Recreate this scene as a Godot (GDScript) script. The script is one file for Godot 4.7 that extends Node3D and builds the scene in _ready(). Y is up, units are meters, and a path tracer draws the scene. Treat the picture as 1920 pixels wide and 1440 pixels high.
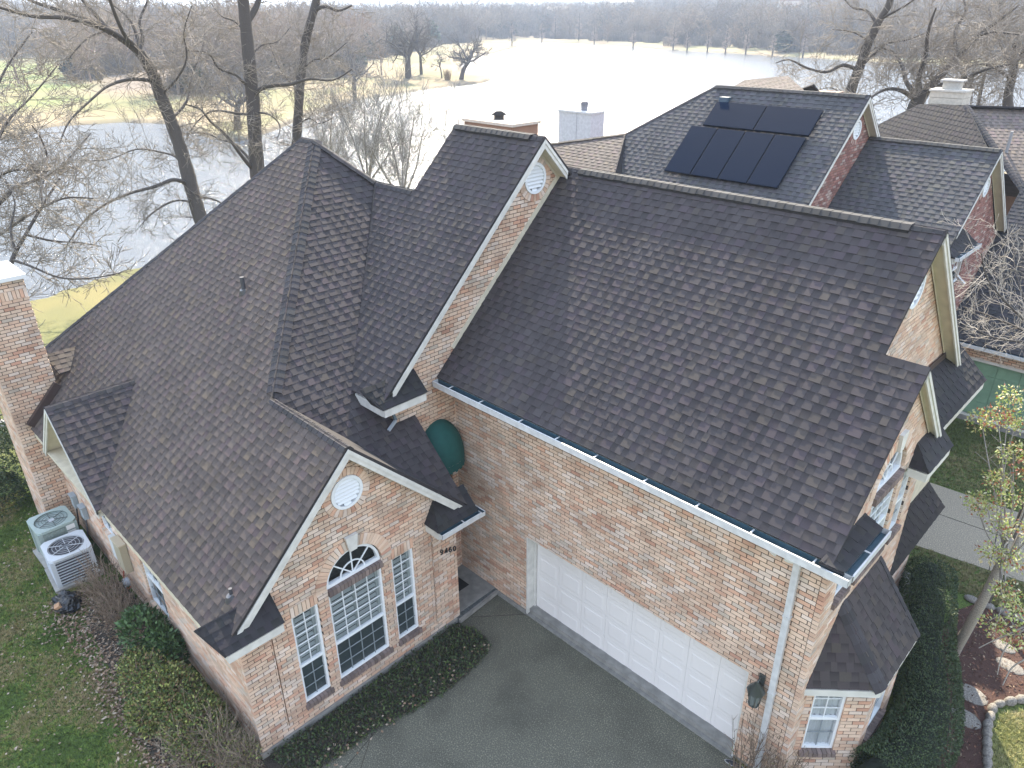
extends Node3D

# ------------------------------------------------------------------ helpers
const UP = Vector3(0, 1, 0)
const CAM = Vector3(10.24, 11.543, 8.662)
var rng := RandomNumberGenerator.new()
var used := {}
var M := {}
var cam_right: Vector3
var cam_up: Vector3
var cam_fwd: Vector3

class MB:
	var v := PackedVector3Array()
	var n := PackedVector3Array()
	var c := PackedColorArray()
	func tri(a: Vector3, b: Vector3, d: Vector3, col: Color) -> void:   # counter-clockwise seen from outside
		var nn: Vector3 = (b - a).cross(d - a).normalized()
		v.append(a); v.append(d); v.append(b)
		n.append(nn); n.append(nn); n.append(nn)
		c.append(col); c.append(col); c.append(col)
	func quad(a: Vector3, b: Vector3, d: Vector3, e: Vector3, col: Color) -> void:
		tri(a, b, d, col); tri(a, d, e, col)
	func quad2(a: Vector3, b: Vector3, d: Vector3, e: Vector3, lo: Color, hi: Color) -> void:   # a, b low edge; d, e high edge
		var nn: Vector3 = (b - a).cross(d - a).normalized()
		v.append(a); v.append(d); v.append(b); v.append(a); v.append(e); v.append(d)
		for i in 6: n.append(nn)
		c.append(lo); c.append(hi); c.append(lo); c.append(lo); c.append(hi); c.append(hi)
	func box(o: Vector3, x: Vector3, y: Vector3, z: Vector3, col: Color) -> void:   # o a corner, x y z right-handed edges
		quad(o + z, o + x + z, o + x + y + z, o + y + z, col)
		quad(o + x, o, o + y, o + x + y, col)
		quad(o + x + z, o + x, o + x + y, o + x + y + z, col)
		quad(o, o + z, o + y + z, o + y, col)
		quad(o + y + z, o + x + y + z, o + x + y, o + y, col)
		quad(o, o + x, o + x + z, o + z, col)
	func block(lo: Vector3, hi: Vector3, col: Color) -> void:
		var d := hi - lo
		box(lo, Vector3(d.x, 0, 0), Vector3(0, d.y, 0), Vector3(0, 0, d.z), col)
	func beam(a: Vector3, b: Vector3, w: float, h: float, up: Vector3, col: Color) -> void:
		var x := b - a
		var z := x.cross(up).normalized()
		var y := z.cross(x).normalized()
		box(a - y * h * .5 - z * w * .5, x, y * h, z * w, col)
	func prism(p: PackedVector2Array, o: Vector3, U: Vector3, V: Vector3, N: Vector3, d0: float, d1: float, col: Color, back := false) -> void:
		var k := p.size()
		if k < 3: return
		if Geometry2D.is_polygon_clockwise(p): p.reverse()
		var f: Array = []
		var b: Array = []
		for q in p:
			var w: Vector3 = o + U * q.x + V * q.y
			f.append(w + N * d1); b.append(w + N * d0)
		if k <= 4:
			for i in range(1, k - 1): tri(f[0], f[i], f[i + 1], col)
			if back:
				for i in range(1, k - 1): tri(b[0], b[i + 1], b[i], col)
		else:
			var ix := Geometry2D.triangulate_polygon(p)
			for i in range(0, ix.size(), 3):
				var a: Vector3 = f[ix[i]]; var e: Vector3 = f[ix[i + 1]]; var g: Vector3 = f[ix[i + 2]]
				if (e - a).cross(g - a).dot(N) < 0: tri(a, g, e, col)
				else: tri(a, e, g, col)
				if back:
					a = b[ix[i]]; e = b[ix[i + 1]]; g = b[ix[i + 2]]
					if (e - a).cross(g - a).dot(N) < 0: tri(a, e, g, col)
					else: tri(a, g, e, col)
		for i in k:
			var j := (i + 1) % k
			quad(b[i], b[j], f[j], f[i], col)
	func tube(p: Array, r: Array, s: int, col: Color, cap := true) -> void:
		var prev := []
		var side := Vector3(.31, .2, .93)
		var vn: Array = []
		for i in p.size():
			var d: Vector3 = (p[mini(i + 1, p.size() - 1)] - p[maxi(i - 1, 0)]).normalized()
			var x := d.cross(side)
			if x.length() < .05: x = d.cross(Vector3(.9, .1, -.3))
			x = x.normalized()
			var y := d.cross(x)
			side = y.cross(d) * -1.0 if false else side
			var ring := []
			var rn := []
			for k in s:
				var t := TAU * k / s
				var q := x * cos(t) + y * sin(t)
				ring.append(p[i] + q * r[i]); rn.append(q)
			if i > 0:
				for k in s:
					var j := (k + 1) % s
					v.append(prev[k]); v.append(ring[j]); v.append(prev[j]); v.append(prev[k]); v.append(ring[k]); v.append(ring[j])
					n.append(vn[k]); n.append(rn[j]); n.append(vn[j]); n.append(vn[k]); n.append(rn[k]); n.append(rn[j])
					for q in 6: c.append(col)
			elif cap:
				for k in range(1, s - 1): tri(ring[0], ring[k + 1], ring[k], col)
			if cap and i == p.size() - 1:
				for k in range(1, s - 1): tri(ring[0], ring[k], ring[k + 1], col)
			prev = ring; vn = rn
	func cyl(a: Vector3, b: Vector3, r: float, s: int, col: Color) -> void:
		tube([a, b], [r, r], s, col)
	func ell(o: Vector3, rx: Vector3, ry: Vector3, rz: Vector3, nu: int, nv: int, col: Color, lo := -PI / 2) -> void:
		for j in nv:
			for i in nu:
				var q := []
				for t in [[i, j], [i + 1, j], [i + 1, j + 1], [i, j + 1]]:
					var a: float = TAU * t[0] / nu
					var e: float = lerpf(lo, PI / 2, float(t[1]) / nv)
					q.append([o + rx * cos(e) * cos(a) + ry * sin(e) + rz * cos(e) * -sin(a), (rx / rx.length_squared() * cos(e) * cos(a) + ry / ry.length_squared() * sin(e) - rz / rz.length_squared() * cos(e) * sin(a)).normalized()])
				for k in [0, 2, 1, 0, 3, 2]:
					v.append(q[k][0]); n.append(q[k][1]); c.append(col)
	func mesh(m: Material) -> ArrayMesh:
		var am := ArrayMesh.new()
		if v.is_empty(): return am
		var a := []
		a.resize(Mesh.ARRAY_MAX)
		a[Mesh.ARRAY_VERTEX] = v; a[Mesh.ARRAY_NORMAL] = n; a[Mesh.ARRAY_COLOR] = c
		am.add_surface_from_arrays(Mesh.PRIMITIVE_TRIANGLES, a)
		am.surface_set_material(0, m)
		return am

func numbered(called: String) -> String:
	if not used.has(called):
		used[called] = 0
		return called
	used[called] += 1
	return "%s_%03d" % [called, used[called]]

func put(called: String, mb: MB, m: Material, parent: Node = null) -> MeshInstance3D:
	var o := MeshInstance3D.new()
	o.mesh = mb.mesh(m)
	if parent == null:
		o.name = numbered(called); add_child(o)
	else:
		o.name = called; parent.add_child(o, true)
		if not o.name.begins_with(called + "_") and o.name != called: o.name = called + "_001"
	return o

func put_mesh(called: String, me: Mesh, tr: Transform3D, parent: Node, k := 0) -> MeshInstance3D:
	var o := MeshInstance3D.new()
	o.mesh = me; o.transform = tr
	o.name = called if k == 0 else "%s_%03d" % [called, k]
	parent.add_child(o, true)
	return o

func tag(o: Node, label: String, category: String, group := "") -> Node:
	o.set_meta("label", label); o.set_meta("category", category)
	if group: o.set_meta("group", group)
	return o

func thing(called: String, label: String, category: String, at := Vector3.ZERO, group := "") -> Node3D:
	var o := Node3D.new()
	o.name = numbered(called); add_child(o); o.position = at
	tag(o, label, category, group)
	return o

func kind(o: Node, k: String) -> Node:
	o.set_meta("kind", k)
	return o

func px(x: float, y: float, d: float) -> Vector3:   # the point D metres from the camera in the direction in which the photograph shows (x, y)
	var dir := cam_fwd + cam_right * ((x - 960) / 1380.8) - cam_up * ((y - 720) / 1380.8)
	return CAM + dir.normalized() * d

func rf(a: float, b: float) -> float:
	return rng.randf_range(a, b)

func jit(c: Color, a: float) -> Color:
	var k := 1.0 + rf(-a, a)
	return Color(c.r * k, c.g * k, c.b * k)

func pv(a: Array) -> PackedVector2Array:
	var p := PackedVector2Array()
	for i in range(0, a.size(), 2): p.append(Vector2(a[i], a[i + 1]))
	return p

func rect(a: float, b: float, c: float, d: float) -> PackedVector2Array:
	return PackedVector2Array([Vector2(a, b), Vector2(c, b), Vector2(c, d), Vector2(a, d)])

func mat(name: String, col: Color, rough: float, vc := false) -> StandardMaterial3D:   # col is linear
	var m := StandardMaterial3D.new()
	m.resource_name = name
	m.albedo_color = col.linear_to_srgb()
	m.roughness = rough
	m.vertex_color_use_as_albedo = vc
	M[name] = m
	return m

func noise_tex(sd: int, freq: float, lo: float, hi: float, oct := 4, type := FastNoiseLite.TYPE_SIMPLEX_SMOOTH, size := 512) -> NoiseTexture2D:
	var f := FastNoiseLite.new()
	f.seed = sd; f.frequency = freq; f.noise_type = type
	f.fractal_octaves = oct
	var t := NoiseTexture2D.new()
	t.width = size; t.height = size; t.seamless = true; t.noise = f
	var g := Gradient.new()
	g.set_color(0, Color(lo, lo, lo)); g.set_color(1, Color(hi, hi, hi))
	t.color_ramp = g
	return t

func tri_map(m: StandardMaterial3D, tex: Texture2D, scale: float, bump := 0.0, bump_tex: Texture2D = null) -> void:
	m.albedo_texture = tex
	m.uv1_triplanar = true; m.uv1_world_triplanar = true
	m.uv1_scale = Vector3.ONE * scale
	if bump > 0:
		m.heightmap_enabled = true
		m.heightmap_texture = bump_tex if bump_tex else tex
		m.heightmap_scale = bump

func stain(m: StandardMaterial3D, tex: Texture2D, scale: float) -> void:   # broad weathering over the finer pattern
	m.detail_enabled = true; m.detail_blend_mode = BaseMaterial3D.BLEND_MODE_MUL
	m.detail_albedo = tex; m.detail_uv_layer = BaseMaterial3D.DETAIL_UV_2
	m.uv2_triplanar = true; m.uv2_world_triplanar = true; m.uv2_scale = Vector3.ONE * scale

func materials() -> void:
	var wear := noise_tex(81, .012, .86, 1.08, 6)
	var grain := noise_tex(3, .09, .62, 1.0, 3)
	var fine := noise_tex(5, .22, .45, 1.0, 2)
	var blotch := noise_tex(8, .012, .88, 1.0, 5)
	var m := mat("brick", Color.WHITE, .92, true)
	tri_map(m, noise_tex(11, .05, .9, 1.1, 5), 2.6, .3, grain); stain(m, wear, .21)
	m = mat("mortar", Color(.095, .073, .058), .95); tri_map(m, grain, 3.0)
	m = mat("shingle", Color.WHITE, .93, true); tri_map(m, noise_tex(21, .3, .55, 1.0, 2), 2.3, .12); stain(m, wear, .17)
	m = mat("ridge", Color.WHITE, .93, true); tri_map(m, noise_tex(22, .3, .6, 1.0, 2), 2.6, .12)
	m = mat("deck", Color(.018, .016, .016), .9)
	m = mat("trim", Color(.66, .64, .58), .55); tri_map(m, blotch, .6)
	m = mat("soffit", Color(.62, .56, .43), .7); tri_map(m, blotch, .5)
	m = mat("gutter", Color(.60, .60, .585), .4); tri_map(m, blotch, .8)
	m = mat("gutter_inside", Color(.055, .105, .135), .4); tri_map(m, blotch, 1.5)  # aged metal, its shade and reflected sky put into the dark teal
	m = mat("flash", Color(.05, .032, .028), .5)
	m = mat("steel", Color(.32, .34, .36), .45); m.metallic = .6
	m = mat("door_paint", Color(.70, .665, .625), .5)
	m = mat("green_door", Color(.20, .33, .22), .5); tri_map(m, blotch, .4)
	m = mat("frame", Color(.72, .74, .74), .4)
	m = mat("slat", Color(.25, .29, .28), .6)
	m = mat("screen", Color(.035, .05, .052), .55)
	m = mat("curtain", Color(.42, .45, .46), .9, false)
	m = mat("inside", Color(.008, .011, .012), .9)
	m = mat("glass", Color(.1, .12, .12), .05)
	m.albedo_color = Color(.1, .12, .12, .06); m.transparency = BaseMaterial3D.TRANSPARENCY_ALPHA
	m = mat("dark_glass", Color(.02, .03, .03), .06)
	m = mat("concrete", Color(.27, .26, .235), .9); tri_map(m, noise_tex(31, .02, .8, 1.0, 6), .4, .05)
	m = mat("porch", Color(.12, .135, .135), .85); tri_map(m, noise_tex(32, .03, .65, 1.0, 6), .8, .1)
	var agg := noise_tex(41, .11, 0.0, 1.0, 2, FastNoiseLite.TYPE_CELLULAR, 1024)
	var ag := Gradient.new()
	ag.offsets = PackedFloat32Array([0, .3, .5, .72, 1])
	ag.colors = PackedColorArray([Color(.36, .36, .34), Color(.45, .44, .41), Color(.55, .53, .49), Color(.66, .63, .58), Color(.9, .87, .82)])
	agg.color_ramp = ag
	m = mat("aggregate", Color(.47, .485, .42), .9); tri_map(m, agg, .42, .5)
	stain(m, wear, .13)
	m = mat("walk", Color(1.0, .93, .8), .9); tri_map(m, agg, .5, .4)
	m = mat("ground", Color.WHITE, .97, true); tri_map(m, noise_tex(51, .05, .45, 1.25, 6, FastNoiseLite.TYPE_SIMPLEX_SMOOTH, 1024), .35, 1.2)
	m = mat("mulch", Color(.085, .04, .028), .95); tri_map(m, noise_tex(53, .12, .3, 1.5, 4), .9, 2.0)
	m = mat("soil", Color(.07, .058, .043), .95); tri_map(m, noise_tex(54, .1, .35, 1.4, 4), .8, 2.0)
	m = mat("stone", Color(.27, .245, .21), .85); tri_map(m, noise_tex(55, .04, .5, 1.1, 5), 1.3, .8)
	m = mat("bark", Color(.105, .088, .074), .95, true); tri_map(m, noise_tex(61, .05, .45, 1.3, 5), 1.2, 2.0)
	m = mat("pale_bark", Color(.36, .325, .28), .9, true); tri_map(m, noise_tex(62, .05, .6, 1.1, 5), 1.2, .8)
	m = mat("twig", Color(.21, .19, .165), .9, true)
	m = mat("far_twig", Color.WHITE, .95, true)
	m = mat("leaf", Color.WHITE, .6, true); m.backlight_enabled = true; m.backlight = Color(.35, .4, .2)
	m = mat("sunny_leaf", Color.WHITE, .45, true); m.backlight_enabled = true; m.backlight = Color(.6, .65, .4)
	m = mat("dry_leaf", Color.WHITE, .85, true)
	m = mat("blade", Color.WHITE, .8, true); m.backlight_enabled = true; m.backlight = Color(.3, .35, .2)
	m = mat("water", Color(.085, .095, .105), .17)
	var rip := noise_tex(71, .03, 0.0, 1.0, 5, FastNoiseLite.TYPE_SIMPLEX_SMOOTH, 1024)
	m.heightmap_enabled = true; m.heightmap_texture = rip; m.heightmap_scale = 3.2
	m.uv1_triplanar = true; m.uv1_world_triplanar = true; m.uv1_scale = Vector3(.22, .22, .22); m.metallic_specular = .55
	m = mat("canvas", Color(.008, .08, .068), .85); tri_map(m, blotch, 1.2)
	m = mat("paint", Color.WHITE, .5, true)
	m = mat("rough_paint", Color.WHITE, .85, true); tri_map(m, blotch, 1.0)
	m = mat("iron", Color(.02, .02, .02), .5)
	m = mat("bag", Color(.008, .009, .011), .28)
	m = mat("solar", Color(.005, .012, .028), .4); m.metallic_specular = .12
	m = mat("solar_frame", Color(.008, .012, .022), .5); m.metallic_specular = .15
	m = mat("lamp_metal", Color(.10, .11, .10), .4); m.metallic = .5
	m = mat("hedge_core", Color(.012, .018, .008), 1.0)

# ------------------------------------------------------------------ brick and shingle work
func new_house(node: Node3D, single: bool) -> Dictionary:
	return {"node": node, "single": single, "bricks": [], "shingles": [], "caps": []}

func brick_col(h: Dictionary) -> Color:
	var t := rng.randf()
	var c: Color
	if h.get("red", false):
		if t < .5: c = Color(.30, .145, .115)
		elif t < .75: c = Color(.34, .20, .165)
		elif t < .9: c = Color(.42, .32, .27)
		else: c = Color(.22, .10, .085)
		return jit(c, .22)
	if t < .40: c = Color(.66, .485, .355)
	elif t < .64: c = Color(.62, .42, .295)
	elif t < .74: c = Color(.61, .37, .25)
	elif t < .92: c = Color(.69, .555, .45)
	elif t < .97: c = Color(.54, .445, .35)
	else: c = Color(.52, .295, .20)
	return jit(c, .1)

func add_brick(h: Dictionary, p: PackedVector2Array, o: Vector3, U: Vector3, V: Vector3, N: Vector3, d0: float, d1: float, col: Color) -> void:
	h.bricks.append([p, o, U, V, N, d0, d1, col])

func brick_wall(h: Dictionary, o: Vector3, U: Vector3, V: Vector3, outline: PackedVector2Array, holes := [], deep := .09) -> void:
	var N := U.cross(V)
	if Geometry2D.is_polygon_clockwise(outline): outline.reverse()
	var lo := outline[0]; var hi := outline[0]
	for q in outline: lo = lo.min(q); hi = hi.max(q)
	var inner := Geometry2D.offset_polygon(outline, -.014)
	var wide := []
	var boxes := []
	for q in holes:
		var w := Geometry2D.offset_polygon(q, .014)
		wide.append(w[0])
		var r := Rect2(q[0], Vector2.ZERO)
		for s in q: r = r.expand(s)
		boxes.append(r.grow(.001))
	var back := MB.new()
	var k := 0
	var y := lo.y
	while y < hi.y:
		var strip := rect(lo.x - 1, y, hi.x + 1, minf(y + .077, hi.y + .01))
		for part in inner:
			var ps: Array = Geometry2D.intersect_polygons(strip, part)
			for j in wide.size():
				if boxes[j].grow(.02).intersects(Rect2(lo.x - 1, y, 90, .077)):
					var out := []
					for q in ps: out.append_array(Geometry2D.clip_polygons(q, wide[j]))
					ps = out
			for q in ps:
				if not (Geometry2D.is_polygon_clockwise(q)): back.prism(q, o, U, V, N, -deep - .01, -.009, Color.WHITE)
		var x := lo.x - (.105 if k % 2 else 0.0) + rf(-.008, .001)
		while x < hi.x:
			var r4 := rect(x, y + .007, x + .196, y + .070)
			x += .21
			var inside := 0
			for q in r4:
				if Geometry2D.is_point_in_polygon(q, outline): inside += 1
			var ps := [r4]
			if inside < 4: ps = Geometry2D.intersect_polygons(r4, outline)
			var bb := Rect2(r4[0], Vector2(.196, .063))
			for j in holes.size():
				if boxes[j].intersects(bb):
					var out := []
					for q in ps: out.append_array(Geometry2D.clip_polygons(q, holes[j]))
					ps = out
			for q in ps:
				var ar := 0.0
				for i in q.size(): ar += q[i].cross(q[(i + 1) % q.size()])
				if ar < .0004: continue
				add_brick(h, q, o, U, V, N, -deep, rf(-.002, .002), brick_col(h))
		y += .077
		k += 1
	put("wall", back, M.mortar, h.node)

func ring_bricks(h: Dictionary, o: Vector3, U: Vector3, V: Vector3, ce: Vector2, r0: float, r1: float, a0: float, a1: float, count: int, skip := -1, proud := .012) -> void:
	for i in count:
		if i == skip: continue
		var s := lerpf(a0, a1, (i + .06) / count)
		var e := lerpf(a0, a1, (i + .94) / count)
		var p := PackedVector2Array([ce + Vector2.from_angle(s) * r0, ce + Vector2.from_angle(s) * r1, ce + Vector2.from_angle(e) * r1, ce + Vector2.from_angle(e) * r0])
		add_brick(h, p, o, U, V, U.cross(V), -.09, proud + rf(-.002, .002), brick_col(h))

func soldier(h: Dictionary, o: Vector3, U: Vector3, V: Vector3, u0: float, u1: float, v0: float, v1: float, proud := .01, dark := false) -> void:
	var n := int(round((u1 - u0) / .077))
	var w := (u1 - u0) / n
	for i in n:
		var col := brick_col(h)
		if dark: col = jit(Color(.20, .15, .13), .3)
		add_brick(h, rect(u0 + i * w + .005, v0, u0 + (i + 1) * w - .005, v1), o, U, V, U.cross(V), -.09, proud + rf(-.003, .003), col)

func circle(ce: Vector2, r: float, n := 28) -> PackedVector2Array:
	var p := PackedVector2Array()
	for i in n: p.append(ce + Vector2.from_angle(TAU * i / n) * r)
	return p

func roof_frame(pts: Array) -> Array:
	var n: Vector3 = Vector3.ZERO
	for i in pts.size(): n += (pts[i] - pts[0]).cross(pts[(i + 1) % pts.size()] - pts[0])
	n = n.normalized()
	if n.y < 0: n = -n
	var v := (UP - n * n.y).normalized()
	var u := v.cross(n)
	return [u, v, n]

# a roof face: a thick dark deck, and courses of laminated shingles with uneven raised tabs on it
func roof_face(h: Dictionary, pts: Array, base := Color(.100, .084, .084), thick := .05, course := .145) -> void:
	var fr := roof_frame(pts)
	var u: Vector3 = fr[0]; var v: Vector3 = fr[1]; var n: Vector3 = fr[2]
	var o: Vector3 = pts[0]
	var poly := PackedVector2Array()
	for p in pts: poly.append(Vector2((p - o).dot(u), (p - o).dot(v)))
	if Geometry2D.is_polygon_clockwise(poly): poly.reverse()
	var deck := MB.new()
	deck.prism(poly.duplicate(), o, u, v, n, -thick, -.004, Color.WHITE, true)
	put("roof", deck, M.deck, h.node)
	var lo := poly[0]; var hi := poly[0]
	for q in poly: lo = lo.min(q); hi = hi.max(q)
	lo.y -= .02
	var y := lo.y
	while y < hi.y:
		var x := lo.x - rf(0, .3)
		var tooth := rng.randf() < .5
		while x < hi.x:
			var w := rf(.09, .19) if tooth else rf(.09, .15)
			var r4 := rect(x, y, x + w, y + course)
			x += w
			var inside := 0
			for q in r4:
				if Geometry2D.is_point_in_polygon(q, poly): inside += 1
			var ps := [r4]
			if inside < 4: ps = Geometry2D.intersect_polygons(r4, poly)
			var t := rng.randf()
			var col := jit(base, .09)
			if t < .12: col = Color(base.r * 1.16, base.g * 1.13, base.b * 1.0)
			elif t < .22: col = col * .88
			elif t < .36: col = Color(base.r * 1.08, base.g * 1.0, base.b * 1.08)
			var top := col
			if not tooth: top = col * .53   # the printed dark band across the upper half of a lower tab
			
			for q in ps:
				if q.size() >= 3: h.shingles.append([q, o, u, v, n, y, course, .013 if tooth else .005, col, top, inside == 4])
			tooth = not tooth
		y += course

func shingle_mesh(mb: MB, s: Array) -> void:
	var q: PackedVector2Array = s[0]
	if Geometry2D.is_polygon_clockwise(q): q.reverse()
	var o: Vector3 = s[1]; var u: Vector3 = s[2]; var v: Vector3 = s[3]; var n: Vector3 = s[4]
	var lift: float = s[7]; var y: float = s[5]; var hh: float = s[6]
	var col: Color = s[8]; var top: Color = s[9]
	var f := []; var b := []; var cc := []
	for p in q:
		var t := clampf((p.y - y) / hh, 0, 1)
		var w: Vector3 = o + u * p.x + v * p.y
		f.append(w + n * lerpf(lift, .001, t)); b.append(w - n * .004)
		cc.append(col.lerp(top, smoothstep(.35, .75, t)))
	var k := q.size()
	if k == 4 and s[10]:
		var m0: Vector3 = f[0].lerp(f[3], .5); var m1: Vector3 = f[1].lerp(f[2], .5)
		mb.quad2(f[0], f[1], m1, m0, col, col.lerp(top, .3)); mb.quad2(m0, m1, f[2], f[3], col.lerp(top, .3), top)
	else:
		for i in range(1, k - 1):
			var nn: Vector3 = n
			mb.v.append(f[0]); mb.v.append(f[i + 1]); mb.v.append(f[i])
			for j in 3: mb.n.append(nn)
			mb.c.append(cc[0]); mb.c.append(cc[i + 1]); mb.c.append(cc[i])
	var dark := col * .8
	for i in k:
		var j := (i + 1) % k
		if absf(q[i].y - y) > .01 and absf(q[j].y - y) > .01: continue
		mb.quad(b[i], b[j], f[j], f[i], dark)

# folded cap shingles along a ridge or a hip; na, nb are the normals of the faces on its two sides
func caps(h: Dictionary, a: Vector3, b: Vector3, na: Vector3, nb: Vector3, w := .15, lift := .006, base := Color(.066, .06, .062)) -> void:
	var d := (b - a).normalized()
	var l := a.distance_to(b)
	var n := int(l / .15)
	var wa := d.cross(na).normalized(); var wb := d.cross(nb).normalized()
	if wa.dot(nb) > 0: wa = -wa
	if wb.dot(na) > 0: wb = -wb
	var up := (na + nb).normalized()
	for i in n:
		var p := a + d * (l * i / n)
		var q := a + d * (l * (i + 1) / n + .02)
		var t0 := lift + .009 + rf(0, .004); var t1 := lift + .003
		var mb := MB.new()
		var col := jit(base, .22)
		var cw := w * .34
		var w2 := w + rf(-.008, .008)
		var pa := p + wa * w2 + na * t0; var qa := q + wa * w2 + na * t1
		var pb := p + wb * w2 + nb * t0; var qb := q + wb * w2 + nb * t1
		var hi := up * .006
		var pl := p + wa * cw + na * t0 + hi; var ql := q + wa * cw + na * t1 + hi
		var pr := p + wb * cw + nb * t0 + hi; var qr := q + wb * cw + nb * t1 + hi
		for s in [[pl, ql, pa, qa, na], [pr, qr, pb, qb, nb], [pl, ql, pr, qr, up]]:
			var nn: Vector3 = (s[1] - s[0]).cross(s[3] - s[0])
			if nn.dot(s[4]) > 0: mb.quad(s[0], s[1], s[3], s[2], col)
			else: mb.quad(s[0], s[2], s[3], s[1], col)
		var dn := -.02
		mb.quad(pl, pa, pa + na * dn, pl + up * dn, col * .7)
		mb.quad(pb, pr, pr + up * dn, pb + nb * dn, col * .7)
		mb.quad(pr, pl, pl + up * dn, pr + up * dn, col * .7)
		mb.quad(pa, qa, qa + na * dn, pa + na * dn, col * .7)
		mb.quad(qb, pb, pb + nb * dn, qb + nb * dn, col * .7)
		h.caps.append(mb)

func finish_house(h: Dictionary) -> void:
	# the pieces that show largest are objects of their own, the rest is one part
	for what in ["bricks", "shingles"]:
		var order := []
		if h.single:
			for i in h[what].size():
				var s: Array = h[what][i]
				var q: PackedVector2Array = s[0]
				if q.size() != 4 or (what == "shingles" and not s[10]): continue
				if minf(absf(q[0].x - q[1].x), absf(q[0].y - q[1].y)) > .0005 or minf(absf(q[1].x - q[2].x), absf(q[1].y - q[2].y)) > .0005 or minf(absf(q[2].x - q[3].x), absf(q[2].y - q[3].y)) > .0005: continue
				var ce := (q[0] + q[2]) * .5
				var w: Vector3 = s[1] + s[2] * ce.x + s[3] * ce.y
				var d := CAM - w
				var nn: Vector3 = s[4]
				var f: float = nn.dot(d.normalized())
				if f < .12: continue
				var e := w - CAM
				var z := e.dot(cam_fwd)
				if absf(e.dot(cam_right) / z) > .66 or absf(e.dot(cam_up) / z) > .5: continue
				if what == "bricks" and (w.x > 7.5 or w.y > 4.6 or w.y < .35 or w.x < -5): continue
				order.append([(q[1] - q[0]).length() * f / d.length_squared(), i])
			order.sort_custom(func(a, b): return a[0] > b[0])
		var single := {}
		var meshes := {}
		for k in mini(298, order.size()):
			var i: int = order[k][1]
			single[i] = true
			var s: Array = h[what][i]
			if what == "bricks":
				var q: PackedVector2Array = s[0]
				var size := q[2] - q[0]
				var key := "%d_%d_%d" % [int(absf(size.x) * 1000), int(absf(size.y) * 1000), k % 12]
				if not meshes.has(key):
					var mb := MB.new()
					mb.prism(rect(-absf(size.x) / 2, -absf(size.y) / 2, absf(size.x) / 2, absf(size.y) / 2), Vector3.ZERO, Vector3(1, 0, 0), Vector3(0, 1, 0), Vector3(0, 0, 1), s[5], s[6], s[7])
					meshes[key] = mb.mesh(M.brick)
				var ce := (q[0] + q[2]) * .5
				put_mesh("brick", meshes[key], Transform3D(Basis(s[2], s[3], s[4]), s[1] + s[2] * ce.x + s[3] * ce.y), h.node, k)
			else:
				var mb := MB.new()
				shingle_mesh(mb, s)
				put_mesh("shingle", mb.mesh(M.shingle), Transform3D(), h.node, k)
		var rest := MB.new()
		for i in h[what].size():
			if single.has(i): continue
			var s: Array = h[what][i]
			if what == "bricks": rest.prism(s[0], s[1], s[2], s[3], s[4], s[5], s[6], s[7])
			else: shingle_mesh(rest, s)
		if rest.v.size():
			kind(put("brickwork" if what == "bricks" else "shingle_courses", rest, M.brick if what == "bricks" else M.shingle, h.node), "stuff")
	if h.single:
		var k := 0
		for mb in h.caps:
			put_mesh("ridge_cap", mb.mesh(M.ridge), Transform3D(), h.node, k)
			k += 1
	elif h.caps.size():
		var all := MB.new()
		for mb in h.caps:
			all.v.append_array(mb.v); all.n.append_array(mb.n); all.c.append_array(mb.c)
		kind(put("ridge_caps", all, M.ridge, h.node), "stuff")

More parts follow.
